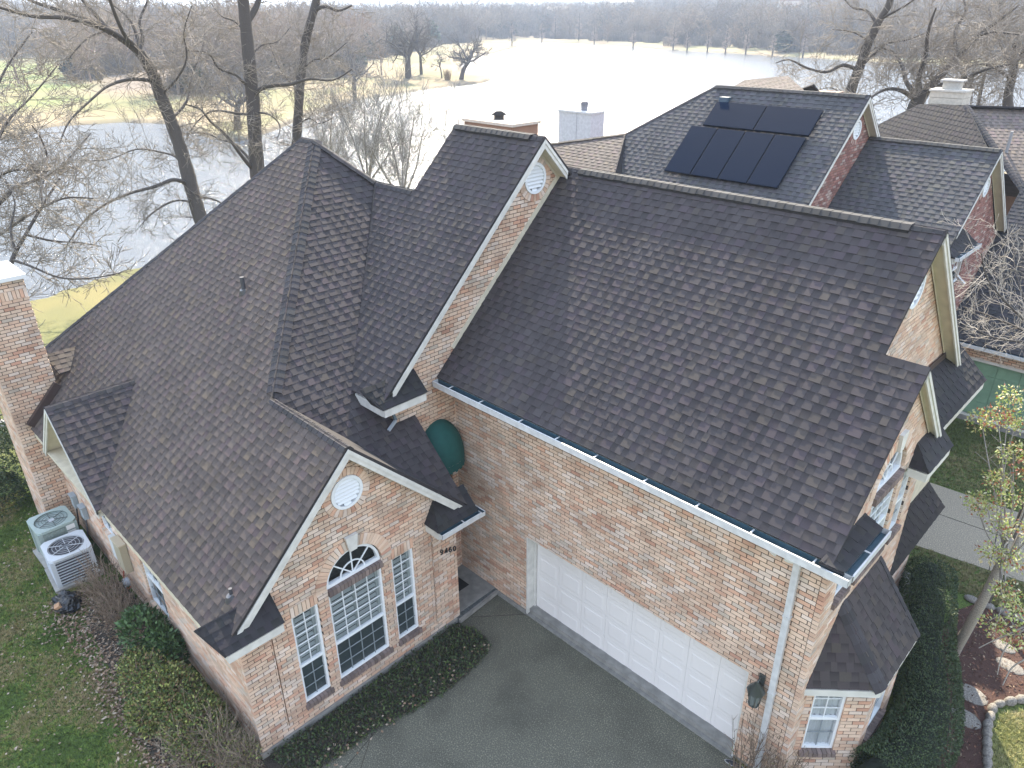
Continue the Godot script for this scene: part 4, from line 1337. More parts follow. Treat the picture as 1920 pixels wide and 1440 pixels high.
func scatter_grass(called: String, poly: PackedVector2Array, count: int, y: float, high: float, palette: Array, keep: Callable) -> void:
	var where := []; var cols := []
	var r := Rect2(poly[0], Vector2.ZERO)
	for q in poly: r = r.expand(q)
	var guard := 0
	while where.size() < count and guard < count * 6:
		guard += 1
		var p := Vector2(rf(r.position.x, r.end.x), rf(r.position.y, r.end.y))
		if not Geometry2D.is_point_in_polygon(p, poly) or not keep.call(p): continue
		var s := rf(.7, 1.4)
		where.append(Transform3D(Basis(UP, rf(0, TAU)).scaled(Vector3(s, s * rf(.6, 1.3), s)), Vector3(p.x, y, p.y)))
		var n := clampf(soft.get_noise_2d(p.x * 40, p.y * 40) * 1.6 + rf(0, 1), 0, .999)
		cols.append(jit(palette[int(n * palette.size())], .25))
	multi(called, tuft(7, high, .05), where, cols)

func leaf(mb: MB, p: Vector3, d: Vector3, n: Vector3, l: float, w: float, col: Color) -> void:   # a folded leaf of four faces
	var s := d.cross(n).normalized() * w
	var m := p + d * l * .45 - n * w * .3
	var t := p + d * l
	var a := p + d * l * .45 + s; var b := p + d * l * .45 - s
	mb.tri(p, a, m, col); mb.tri(a, t, m, col); mb.tri(m, t, b, col); mb.tri(p, m, b, col)

func rdir() -> Vector3:
	var z := rf(-1, 1); var a := rf(0, TAU)
	return Vector3(sqrt(1 - z * z) * cos(a), z, sqrt(1 - z * z) * sin(a))

func bush(called: String, label: String, blobs: Array, count: int, palette: Array, l: float, w: float, twigs := 0, twig_col := Color(.19, .14, .10)) -> Node3D:
	# blobs: [centre, radii]; leaves near the surface of the blobs, pointing outwards
	var t := thing(called, label, "shrub" if called != "hedge" else "hedge", Vector3(blobs[0][0].x, 0, blobs[0][0].z))
	var at: Vector3 = t.position
	var mb := MB.new()
	for i in count:
		var b: Array = blobs[rng.randi() % blobs.size()]
		var d := rdir()
		if d.y < -.3: d.y = -d.y
		var k := rf(.72, 1.04) * (1.0 + .12 * soft.get_noise_3d((b[0].x + d.x) * 90, d.y * 90, (b[0].z + d.z) * 90))
		var p: Vector3 = b[0] + Vector3(d.x * b[1].x, d.y * b[1].y, d.z * b[1].z) * k
		if p.y < .02: continue
		var dir := (d + rdir() * .9 + UP * .25).normalized()
		leaf(mb, p - at, dir, (d + rdir() * .5).normalized(), l * rf(.6, 1.2), w * rf(.7, 1.2), jit(palette[rng.randi() % palette.size()], .25))
	if count: kind(put("foliage", mb, M.leaf, t), "stuff")
	var st := MB.new()
	for b in blobs:
		for i in maxi(3, int(twigs / blobs.size())):
			var a := rf(0, TAU)
			var root: Vector3 = Vector3(b[0].x + cos(a) * b[1].x * .25, 0, b[0].z + sin(a) * b[1].z * .25) - at
			var d := rdir(); d.y = absf(d.y) * 1.2 + .2
			var tip: Vector3 = b[0] + Vector3(d.x * b[1].x, d.y * b[1].y, d.z * b[1].z) * rf(.7, 1.25) - at
			var mid := root.lerp(tip, .5) + rdir() * .08
			st.tube([root, mid, tip], [.009, .006, .003], 3, jit(twig_col, .3), false)
			if twigs > 20:
				for k in 3:
					var q := mid.lerp(tip, rf(0, 1))
					st.tube([q, q + ((tip - mid).normalized() + rdir() * .8).normalized() * rf(.1, .3)], [.005, .002], 3, jit(twig_col, .35), false)
	kind(put("stems", st, M.rough_paint, t), "stuff")
	return t

func path_limb(mb: MB, pts: Array, r0: float, r1: float, sides: int, col: Color) -> Array:   # smooth tube along a traced limb; returns its points
	var out := []
	var n := pts.size()
	for i in n - 1:
		for k in 4:
			var t := k / 4.0
			var a: Vector3 = pts[maxi(i - 1, 0)]; var b: Vector3 = pts[i]; var c: Vector3 = pts[i + 1]; var d: Vector3 = pts[mini(i + 2, n - 1)]
			out.append(b.cubic_interpolate(c, a, d, t))
	out.append(pts[n - 1])
	var rr := []
	for i in out.size(): rr.append(lerpf(r0, r1, float(i) / (out.size() - 1)) * rf(.93, 1.07))
	mb.tube(out, rr, sides, col)
	return out

func sprout(tw: MB, p: Vector3, d: Vector3, l: float, r: float, lvl: int, P: Dictionary) -> void:
	var n := 4 if lvl > 0 else 3
	var pts := [p]; var rr := [r]
	var q := p; var dir := d
	var dirs := []
	for i in n:
		dir = (dir + rdir() * P.wob + UP * P.up).normalized()
		q += dir * l / n
		pts.append(q); dirs.append(dir)
		rr.append(maxf(P.rmin * .7, r * (1.0 - .72 * float(i + 1) / n)))
	var thick := smoothstep(.018, .05, r) if P.has("r0") else 0.0
	tw.tube(pts, rr, 3 if r < .05 else 5, jit((P.col as Color).lerp(Color(.10, .085, .07), thick * .75), .22), false)
	if lvl <= 0: return
	var k: int = P.kids[lvl]
	for i in k:
		var t := rf(.2, 1.0) * n
		var j := mini(int(t), n - 1)
		var b: Vector3 = pts[j].lerp(pts[j + 1], t - j)
		var nd: Vector3 = (dirs[j] * P.fwd + rdir()).normalized()
		sprout(tw, b, nd, l * P.ratio * rf(.65, 1.15), maxf(P.rmin, rr[j] * .6), lvl - 1, P)

func limb_twigs(tw: MB, pts: Array, from: float, step: float, l: float, r: float, lvl: int, P: Dictionary) -> void:
	var acc := 0.0
	var total := 0.0
	for i in pts.size() - 1: total += pts[i].distance_to(pts[i + 1])
	var run := 0.0
	for i in pts.size() - 1:
		var seg: Vector3 = pts[i + 1] - pts[i]
		run += seg.length()
		acc += seg.length()
		while acc > step:
			acc -= step * rf(.7, 1.3)
			if run / total < from: continue
			var d := (seg.normalized() * .5 + rdir()).normalized()
			sprout(tw, pts[i].lerp(pts[i + 1], rf(0, 1)), d, l * rf(.6, 1.2), r, lvl, P)

func traced_tree(label: String, limbs: Array, P: Dictionary, col := Color.WHITE) -> void:
	# limbs: [points, r0, r1, twig step, twig length, first share without twigs]
	var low: Vector3 = limbs[0][0][0]
	var g := height(Vector2(low.x, low.z), shore(Vector2(low.x, low.z))) - .3
	if low.y > g: limbs[0][0].push_front(Vector3(low.x, g, low.z))
	var base: Vector3 = limbs[0][0][0]
	var t := thing("bare_tree", label, "tree", base, "bare trees by the lake")
	var tr := MB.new(); var tw := MB.new()
	for L in limbs:
		var loc := []
		for p in L[0]: loc.append(p - base)
		var pts := path_limb(tr, loc, L[1], L[2], 9 if L[1] > .15 else 6, jit(col, .1))
		if L[3] > 0: limb_twigs(tw, pts, L[5], L[3] * .72, L[4], clampf(L[2] * .5, P.get("r0", .02), .034), 2, P)
	put("trunk", tr, M.pale_bark if col.r > 1 else M.bark, t)
	kind(put("crown", tw, M.far_twig, t), "stuff")

func trace(d: float, a: Array, spread := 0.0) -> Array:   # a: x, y in the photograph of points of a limb D metres away, then how the distance changes along it
	var o := []
	var n := a.size() / 2
	for i in n: o.append(px(a[i * 2], a[i * 2 + 1], d + spread * i / maxf(1, n - 1)))
	return o

func free_tree(called: String, label: String, base: Vector3, high: float, wide: float, r: float, lean: Vector3, P: Dictionary, group: String, lvl := 3, bark := Color.WHITE, limbs := 7) -> void:
	var t := thing(called, label, "tree", base, group)
	var tr := MB.new(); var tw := MB.new()
	var fork := high * rf(.28, .36)
	var pts := [Vector3(0, -.3, 0), lean * .3 + UP * fork * .5, lean + UP * fork]
	var tp := path_limb(tr, pts, r, r * .7, 8, bark)
	for i in limbs:
		var a := TAU * i / limbs + rf(-.3, .3)
		var e := rf(.35, 1.15)
		var d := Vector3(cos(a) * cos(e), sin(e), sin(a) * cos(e))
		var l := Vector2(wide * cos(e), (high - fork) * sin(e)).length() * .62
		sprout(tw, tp[tp.size() - 1 - (i % 3)], d, l, r * .5, lvl, P)
	put("trunk", tr, M.bark, t)
	kind(put("crown", tw, M.far_twig, t), "stuff")

func build_trees() -> void:
	var g1 := Color(.255, .22, .18)
	var P := {"r0": .018, "wob": .22, "up": .04, "kids": [0, 4, 6, 6], "ratio": .66, "fwd": 1.15, "rmin": .0105, "col": g1}
	# three big trees behind the left roof
	var d := 41.0
	traced_tree("leaning bare tree with forked crown, tallest left of the two upright trunks", [
		[trace(d, [400, 520, 385, 440, 368, 385, 345, 300, 325, 240, 300, 175, 285, 135, 262, 98]), .40, .24, .9, 1.6, .3],
		[trace(d, [262, 100, 235, 78, 205, 58, 170, 45, 120, 33, 60, 30, -20, 8], -4), .17, .05, .55, 1.9, .1],
		[trace(d, [205, 60, 175, 42, 120, 22, 60, 2, -10, -30], 3), .13, .05, .6, 1.8, .1],
		[trace(d, [212, 62, 195, 45, 175, 22, 150, -5, 120, -50], 2), .13, .05, .7, 1.8, .1],
		[trace(d, [262, 98, 248, 82, 235, 68, 222, 42, 208, 5, 195, -40], -3), .12, .05, .7, 1.8, .1],
		[trace(d, [264, 98, 260, 78, 250, 48, 232, 25, 190, -8], 3), .12, .04, .7, 1.6, .1],
		[trace(d, [262, 98, 268, 70, 262, 40, 275, 5, 290, -40], 2), .09, .03, .7, 1.6, .1],
		[trace(d, [283, 151, 245, 149, 205, 160, 170, 188, 130, 228, 112, 268], -5), .09, .025, .4, 1.6, .05],
		[trace(d, [200, 58, 170, 68, 150, 85, 125, 115], -2), .06, .02, .5, 1.2, .1],
		[trace(d, [352, 345, 325, 337, 290, 350, 245, 362, 200, 382, 160, 412, 130, 452], -5), .11, .03, .4, 1.6, .05],
		[trace(d, [357, 378, 325, 377, 285, 400, 262, 425], -2), .06, .02, .45, 1.2, .1],
		[trace(d, [345, 318, 330, 295, 300, 285, 255, 280, 200, 300, 140, 300], 4), .06, .02, .35, 1.5, .1],
		[trace(d, [368, 372, 395, 372, 430, 390, 455, 420], 2), .06, .02, .5, 1.2, .1],
		[trace(d, [320, 225, 350, 190, 360, 140, 380, 90, 385, 40], 5), .07, .02, .4, 1.6, .1],
		[trace(d, [300, 180, 330, 150, 350, 110, 345, 60, 360, 10], -3), .06, .02, .4, 1.6, .1]], P)
	d = 44.0
	traced_tree("thick upright trunk standing nearest behind the roof hip", [
		[trace(d, [486, 430, 482, 330, 478, 260, 474, 190, 468, 120, 462, 60, 457, 10, 452, -60]), .43, .27, 1.4, 1.8, .15],
		[trace(d, [464, 40, 478, 18, 488, -10, 500, -60], 1), .17, .1, .9, 1.8, .1],
		[trace(d, [474, 182, 490, 166, 515, 160, 545, 158, 580, 148, 625, 150, 660, 130], -4), .14, .03, .45, 1.7, .05],
		[trace(d, [474, 318, 455, 295, 425, 255, 395, 228, 375, 205, 345, 195], -4), .11, .03, .4, 1.6, .05],
		[trace(d, [470, 300, 440, 270, 415, 262, 385, 250, 340, 250], 4), .09, .025, .45, 1.5, .05],
		[trace(d, [470, 215, 440, 212, 400, 208, 370, 228, 350, 260], 3), .08, .02, .45, 1.5, .05],
		[trace(d, [462, 160, 440, 140, 410, 128, 390, 100, 350, 95], -3), .08, .02, .4, 1.6, .05],
		[trace(d, [466, 110, 490, 85, 520, 78, 545, 50], 3), .06, .02, .45, 1.5, .05],
		[trace(d, [476, 210, 505, 215, 525, 235, 520, 262], -2), .06, .02, .5, 1.2, .05],
		[trace(d, [460, 60, 440, 40, 415, 30, 395, 5], 2), .06, .02, .5, 1.5, .05]], P)
	traced_tree("slimmer upright trunk standing right behind the roof apex", [
		[trace(47, [550, 340, 556, 260, 560, 200, 566, 120, 577, 60, 592, 5, 600, -50]), .30, .2, 1.0, 1.6, .2],
		[trace(47, [588, 20, 610, 12, 635, 20, 660, 10], -1), .12, .05, .5, 1.2, .1],
		[trace(47, [562, 170, 540, 150, 520, 120, 505, 80], 3), .06, .02, .4, 1.5, .05],
		[trace(47, [566, 130, 590, 112, 615, 108, 650, 80], -3), .06, .02, .4, 1.5, .05],
		[trace(47, [558, 235, 580, 222, 600, 232, 625, 220], -3), .05, .02, .4, 1.4, .05]], P)
	# trees at the left edge
	d = 30.0
	traced_tree("bare tree at the left edge reaching low dark branches over the water", [
		[trace(d, [-90, 620, -70, 500, -55, 420, -45, 330, -60, 230]), .24, .14, .8, 1.6, .2],
		[trace(d, [-55, 420, -10, 388, 30, 352, 75, 335, 112, 318, 140, 285, 170, 250], 3), .10, .02, .32, 1.3, .05],
		[trace(d, [80, 333, 60, 310, 88, 300, 78, 262, 60, 235], -1), .05, .02, .35, 1.1, .05],
		[trace(d, [-50, 380, 0, 330, 40, 318, 90, 322], -2), .06, .02, .35, 1.2, .05],
		[trace(d, [-60, 470, 0, 440, 60, 400, 120, 372, 175, 372], -2), .06, .02, .35, 1.2, .05],
		[trace(d, [-50, 330, -10, 270, 20, 220, 60, 180, 110, 120], 3), .07, .02, .35, 1.4, .05],
		[trace(d, [-58, 260, -20, 200, 10, 130, 60, 60], 3), .06, .02, .4, 1.4, .05]], P)
	d = 27.0
	traced_tree("slender dark tree leaning over the chimney at the left edge", [
		[trace(d, [-5, 640, 10, 560, 22, 490, 48, 440, 80, 385, 112, 335], 2), .10, .03, .4, 1.1, .2],
		[trace(d, [25, 488, 60, 500, 110, 520, 165, 522, 225, 512], -2), .045, .015, .3, .9, .05],
		[trace(d, [48, 440, 100, 452, 150, 455, 190, 462], 1), .04, .015, .3, .9, .05],
		[trace(d, [30, 475, 20, 430, 28, 380, 10, 340], 1), .04, .015, .35, 1.0, .05],
		[trace(d, [80, 385, 78, 350, 95, 320], 1), .03, .012, .35, .9, .05]], P)
	# pale many stemmed trees between the two gables
	var pale := P.duplicate()
	pale.col = Color(.30, .28, .25); pale.up = .16; pale.kids = [0, 4, 5, 4]
	for s in [[46.0, 690, 345, "pale twiggy tree rising behind the dip in the roof, broader one", [[-20, -60, -45, -130], [10, -70, 30, -150], [-5, -80, -8, -170], [35, -50, 70, -110], [-50, -40, -95, -80], [20, -90, 55, -190], [-30, -90, -70, -175]]], [44.0, 755, 375, "pale twiggy tree close beside the tall gable", [[-12, -70, -30, -140], [10, -70, 22, -160], [0, -90, -6, -190], [25, -60, 38, -130], [-35, -50, -60, -100]]], [52.0, 620, 330, "pale twiggy tree just right of the slim upright trunk", [[-20, -60, -30, -120], [15, -60, 40, -110], [0, -80, 5, -140], [40, -40, 75, -90]]]]:
		var limbs := [[trace(s[0], [s[1] + 8, s[2] + 70, s[1], s[2]]), .14, .11, 0.0, 1.0, .9]]
		for q in s[4]: limbs.append([trace(s[0], [s[1], s[2], s[1] + q[0], s[2] + q[1], s[1] + q[2], s[2] + q[3]], rf(-3, 3)), .08, .02, .35, 1.5, .1])
		traced_tree(s[3], limbs, pale, Color(1.7, 1.65, 1.6))
	for s in [[48.0, 860, 235, "thin sapling standing against the bright lake by the roof peak", 175], [50.0, 835, 250, "second thin sapling by the roof peak, half hidden", 205]]:
		var limbs := [[trace(s[0], [s[1], s[2] + 60, s[1], s[2] - 20, s[1] + 2, s[4] as float]), .05, .015, .5, .9, .3]]
		traced_tree(s[3], limbs, pale, Color(1.7, 1.65, 1.6))
	# trees beyond the neighbouring roofs
	d = 52.0
	traced_tree("grey bare tree leaning right behind the solar roof", [
		[trace(d, [1570, 260, 1595, 170, 1612, 125, 1628, 80, 1648, 40, 1668, 5, 1675, -40]), .38, .16, .9, 1.8, .3],
		[trace(d, [1612, 125, 1640, 100, 1665, 80, 1700, 75, 1740, 60], 2), .12, .03, .4, 1.8, .05],
		[trace(d, [1606, 130, 1580, 122, 1550, 135, 1515, 128, 1480, 112, 1455, 118], -2), .12, .03, .35, 1.7, .05],
		[trace(d, [1645, 45, 1625, 20, 1600, 15, 1580, -5], 2), .10, .03, .4, 1.7, .05],
		[trace(d, [1652, 35, 1690, 15, 1720, -5], -2), .08, .03, .4, 1.6, .05],
		[trace(d, [1630, 78, 1600, 60, 1560, 55], 2), .07, .02, .4, 1.6, .05],
		[trace(d, [1590, 185, 1560, 165, 1530, 170], 2), .05, .02, .4, 1.4, .05]], P)
	d = 50.0
	P.rmin = .014
	traced_tree("dark spreading bare tree behind the board clad chimney", [
		[trace(d, [1690, 320, 1705, 240, 1720, 190, 1732, 172]), .46, .38, 0.0, 1.0, 1.0],
		[trace(d, [1732, 175, 1760, 145, 1795, 105, 1830, 70, 1870, 40, 1910, 10], 4), .26, .05, .32, 2.3, .05],
		[trace(d, [1726, 180, 1722, 150, 1735, 105, 1740, 60, 1755, 15], -3), .20, .04, .32, 2.3, .05],
		[trace(d, [1722, 182, 1700, 155, 1690, 120, 1670, 95, 1640, 90], 3), .16, .04, .32, 2.2, .05],
		[trace(d, [1720, 190, 1690, 170, 1660, 168, 1630, 185, 1600, 210], -4), .13, .03, .32, 2.0, .05],
		[trace(d, [1735, 172, 1765, 160, 1800, 150, 1850, 130, 1900, 120], -4), .15, .04, .32, 2.2, .05],
		[trace(d, [1795, 105, 1790, 60, 1810, 20, 1800, -20], 3), .12, .04, .32, 2.2, .05],
		[trace(d, [1830, 70, 1860, 60, 1910, 65], -3), .10, .03, .32, 2.0, .05]], P)
	d = 58.0
	traced_tree("dark bare tree at the right edge beside the white chimney", [
		[trace(d, [1885, 240, 1890, 180, 1900, 130, 1905, 80]), .36, .2, .6, 2.0, .5],
		[trace(d, [1900, 130, 1880, 90, 1865, 50, 1850, 5], 3), .16, .04, .32, 2.3, .05],
		[trace(d, [1902, 120, 1930, 80, 1960, 30], -3), .14, .04, .35, 2.3, .05],
		[trace(d, [1897, 150, 1870, 130, 1840, 120, 1810, 128], -3), .12, .03, .32, 2.2, .05]], P)
	for s in [[1812, 215, 55.0, "short dark trunk left of the white chimney"], [1835, 210, 57.0, "leaning slim trunk close left of the white chimney"]]:
		traced_tree(s[3], [[trace(s[2], [s[0] - 8, s[1] + 50, s[0], s[1] - 20, s[0] + 14, s[1] - 80]), .18, .08, .4, 2.0, .3]], P)
	P.rmin = .011
	# pale bare crown in front of the low dark roof at the right edge
	var cm := P.duplicate(); cm.col = Color(.34, .30, .25); cm.rmin = .004; cm.wob = .3; cm.r0 = .008
	d = 17.2; cm.kids = [0, 3, 4, 4]
	traced_tree("pale bare ornamental tree in front of the low dark roof", [
		[trace(d, [1990, 760, 1985, 700, 1965, 640]), .06, .05, 0.0, 1.0, .9],
		[trace(d, [1965, 640, 1920, 600, 1880, 560, 1850, 520, 1840, 475], -1), .028, .008, .2, .7, .1],
		[trace(d, [1965, 640, 1910, 615, 1850, 590, 1805, 575], 1), .028, .008, .2, .7, .1],
		[trace(d, [1970, 650, 1925, 570, 1905, 510, 1900, 465], 1), .028, .008, .2, .7, .1],
		[trace(d, [1965, 640, 1910, 640, 1860, 632, 1825, 615], -1), .025, .008, .2, .7, .1]], cm)
	# leaning trunk with coppery new leaves at the right edge
	var tb := Vector3(8.95, 0, -5.2)
	var t := thing("flowering_tree", "leaning pale trunked tree with pale green and copper leaves at the right edge", "tree", tb)
	var tr := MB.new()
	var heads := []
	var trunk := [tb, px(1830, 1150, 16.6), px(1868, 1075, 15.9), px(1893, 1010, 15.5)]
	for i in trunk.size(): trunk[i] -= tb
	path_limb(tr, trunk, .105, .07, 8, Color.WHITE)
	path_limb(tr, [px(1850, 1110, 16.2) - tb, px(1885, 1060, 15.8) - tb, px(1915, 1000, 15.5) - tb], .06, .04, 7, Color.WHITE)
	for q in [[1905, 790, 15.6], [1870, 780, 15.4], [1840, 790, 15.6], [1900, 850, 15.2], [1868, 900, 15.3], [1905, 930, 15.0], [1850, 945, 15.2], [1880, 985, 14.8], [1862, 1035, 14.9], [1905, 1050, 14.7], [1885, 1110, 14.8], [1910, 1140, 14.5], [1868, 1175, 14.9], [1912, 1195, 14.5], [1830, 945, 15.4], [1895, 745, 15.6], [1930, 880, 15.0], [1940, 1000, 14.6]]:
		var c := px(q[0], q[1], q[2]) - tb
		heads.append(c)
		var s: Vector3 = trunk[3].lerp(trunk[2], rf(0, .8))
		var mid := s.lerp(c, .5) + rdir() * .12
		path_limb(tr, [s, mid, c], .02, .006, 5, Color.WHITE)
		for k in 5:
			var f := mid.lerp(c, rf(0, 1))
			tr.tube([f, f + (c - mid).normalized() * .2 + rdir() * .18], [.006, .003], 4, Color.WHITE, false)
	for q in [[1900, 1185, 1865, 1200, 1835, 1215], [1905, 1190, 1880, 1225, 1870, 1265], [1915, 1240, 1895, 1255, 1880, 1285]]:
		path_limb(tr, [px(q[0] + 40, q[1] - 20, 14.6) - tb, px(q[0], q[1], 14.6) - tb, px(q[2], q[3], 14.7) - tb, px(q[4], q[5], 14.8) - tb], .018, .007, 5, Color.WHITE)
	put("trunk", tr, M.pale_bark, t)
	var lf := MB.new()
	var pal := [Color(.46, .47, .16), Color(.38, .44, .13), Color(.55, .54, .25), Color(.48, .38, .18), Color(.34, .11, .06), Color(.28, .35, .10), Color(.58, .54, .36)]  # raised above the other foliage: sun glitter put into the leaf colours
	for c in heads:
		var red := rng.randf() < .22
		for k in 200:
			var dd := rdir() * pow(rng.randf(), .5)
			var p: Vector3 = c + Vector3(dd.x * .24, dd.y * .22, dd.z * .24)
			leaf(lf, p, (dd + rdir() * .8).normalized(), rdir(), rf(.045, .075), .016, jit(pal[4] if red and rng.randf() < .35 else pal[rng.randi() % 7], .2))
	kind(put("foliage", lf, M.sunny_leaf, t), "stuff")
	# trees on the grassy point and along the far bank
	var F := {"r0": .02, "wob": .3, "up": .02, "kids": [0, 4, 5, 5, 4], "ratio": .55, "fwd": .8, "rmin": .035, "col": Color(.16, .14, .12)}
	var gp := "trees on the grassy point"
	free_tree("oak_tree", "broad dark oak on the grassy point, casting a shadow to the water", Vector3(-127, -1.4, -98.5), 16.5, 9.5, .75, Vector3(.6, 0, .2), F, gp, 3, Color.WHITE, 10)
	free_tree("oak_tree", "straight brown trunk standing behind the broad oak", Vector3(-133, -1.3, -107), 15, 7, .4, Vector3.ZERO, F, gp, 3, Color(1.2, 1, .8), 8)
	F.col = Color(.20, .18, .17)
	free_tree("oak_tree", "crooked oak nearest the tip of the grassy point, leaning to the lake", Vector3(-120.5, -1.5, -108), 12.5, 7.5, .55, Vector3(1.6, 0, -1.2), F, gp, 3, Color.WHITE, 9)
	free_tree("young_tree", "thin young tree beside the dry grass clump", Vector3(-124, -1.4, -105.5), 8.5, 3, .17, Vector3(-.4, 0, .3), F, gp, 2, Color.WHITE, 6)
	F.col = Color(.26, .24, .22)
	free_tree("bare_tree", "pale bare tree on the near bank left of the broad oak", Vector3(-103, -1.5, -68), 12, 7.5, .4, Vector3(.3, 0, 0), F, gp, 3, Color.WHITE, 9)
	free_tree("bare_tree", "brown bare tree on the bank seen between the big trunks", Vector3(-84, -1.5, -37), 11, 6, .45, Vector3(.5, 0, -.4), F, gp, 3, Color(1.2, .9, .7), 8)
	free_tree("bare_tree", "bare tree on the far left bank, two trunks close together", Vector3(-110, -1.5, -14), 11, 6, .35, Vector3.ZERO, F, gp, 3, Color.WHITE, 8)
	var cl := MB.new()
	for i in 260:
		var a := rf(0, TAU); var q := Vector3(cos(a), 0, sin(a)) * rf(0, .5)
		cl.tube([q, q * 2.2 + UP * rf(1.0, 2.3)], [.03, .01], 3, jit(Color(.36, .25, .13), .3), false)
	var gc := put("grass_clump", cl, M.rough_paint)
	gc.position = Vector3(-121, -1.5, -104.5)
	tag(gc, "rusty clump of tall dry grass on the grassy point", "grass clump")
	var C := {"wob": .12, "up": .02, "kids": [0, 5, 6], "ratio": .5, "fwd": .5, "rmin": .06, "col": Color(.32, .25, .20)}
	var k := 0
	for s in [[1016, 78], [1041, 74], [1114, 82], [960, 86], [1187, 90], [1262, 92], [1288, 96], [1326, 97], [1360, 99], [1398, 100], [1448, 103], [1505, 106], [1085, 78]]:
		var ray := px(s[0], s[1], 1.0) - CAM
		var p: Vector3 = CAM + ray * ((-1.6 - CAM.y) / ray.y)
		var cy := thing("cypress_tree", "slim bare conical tree on the far bank, %s from the left along the lake" % ["second", "third", "fifth", "first", "sixth", "seventh", "eighth", "ninth", "tenth", "eleventh", "twelfth", "last", "fourth"][k], "tree", p, "slim trees along the far bank")
		var hh := p.distance_to(CAM) * rf(.022, .032)
		var tm := MB.new(); var wm := MB.new()
		tm.tube([Vector3(0, -.4, 0), UP * hh * .5, UP * hh], [.3, .2, .06], 5, Color(1.3, 1.2, 1.1))
		for i in 46:
			var f := rf(.12, .98); var a := rf(0, TAU)
			sprout(wm, UP * hh * f, Vector3(cos(a), rf(.1, .5), sin(a)).normalized(), hh * .26 * (1.05 - f), .07, 1, C)
		put("trunk", tm, M.bark, cy)
		kind(put("crown", wm, M.far_twig, cy), "stuff")
		k += 1

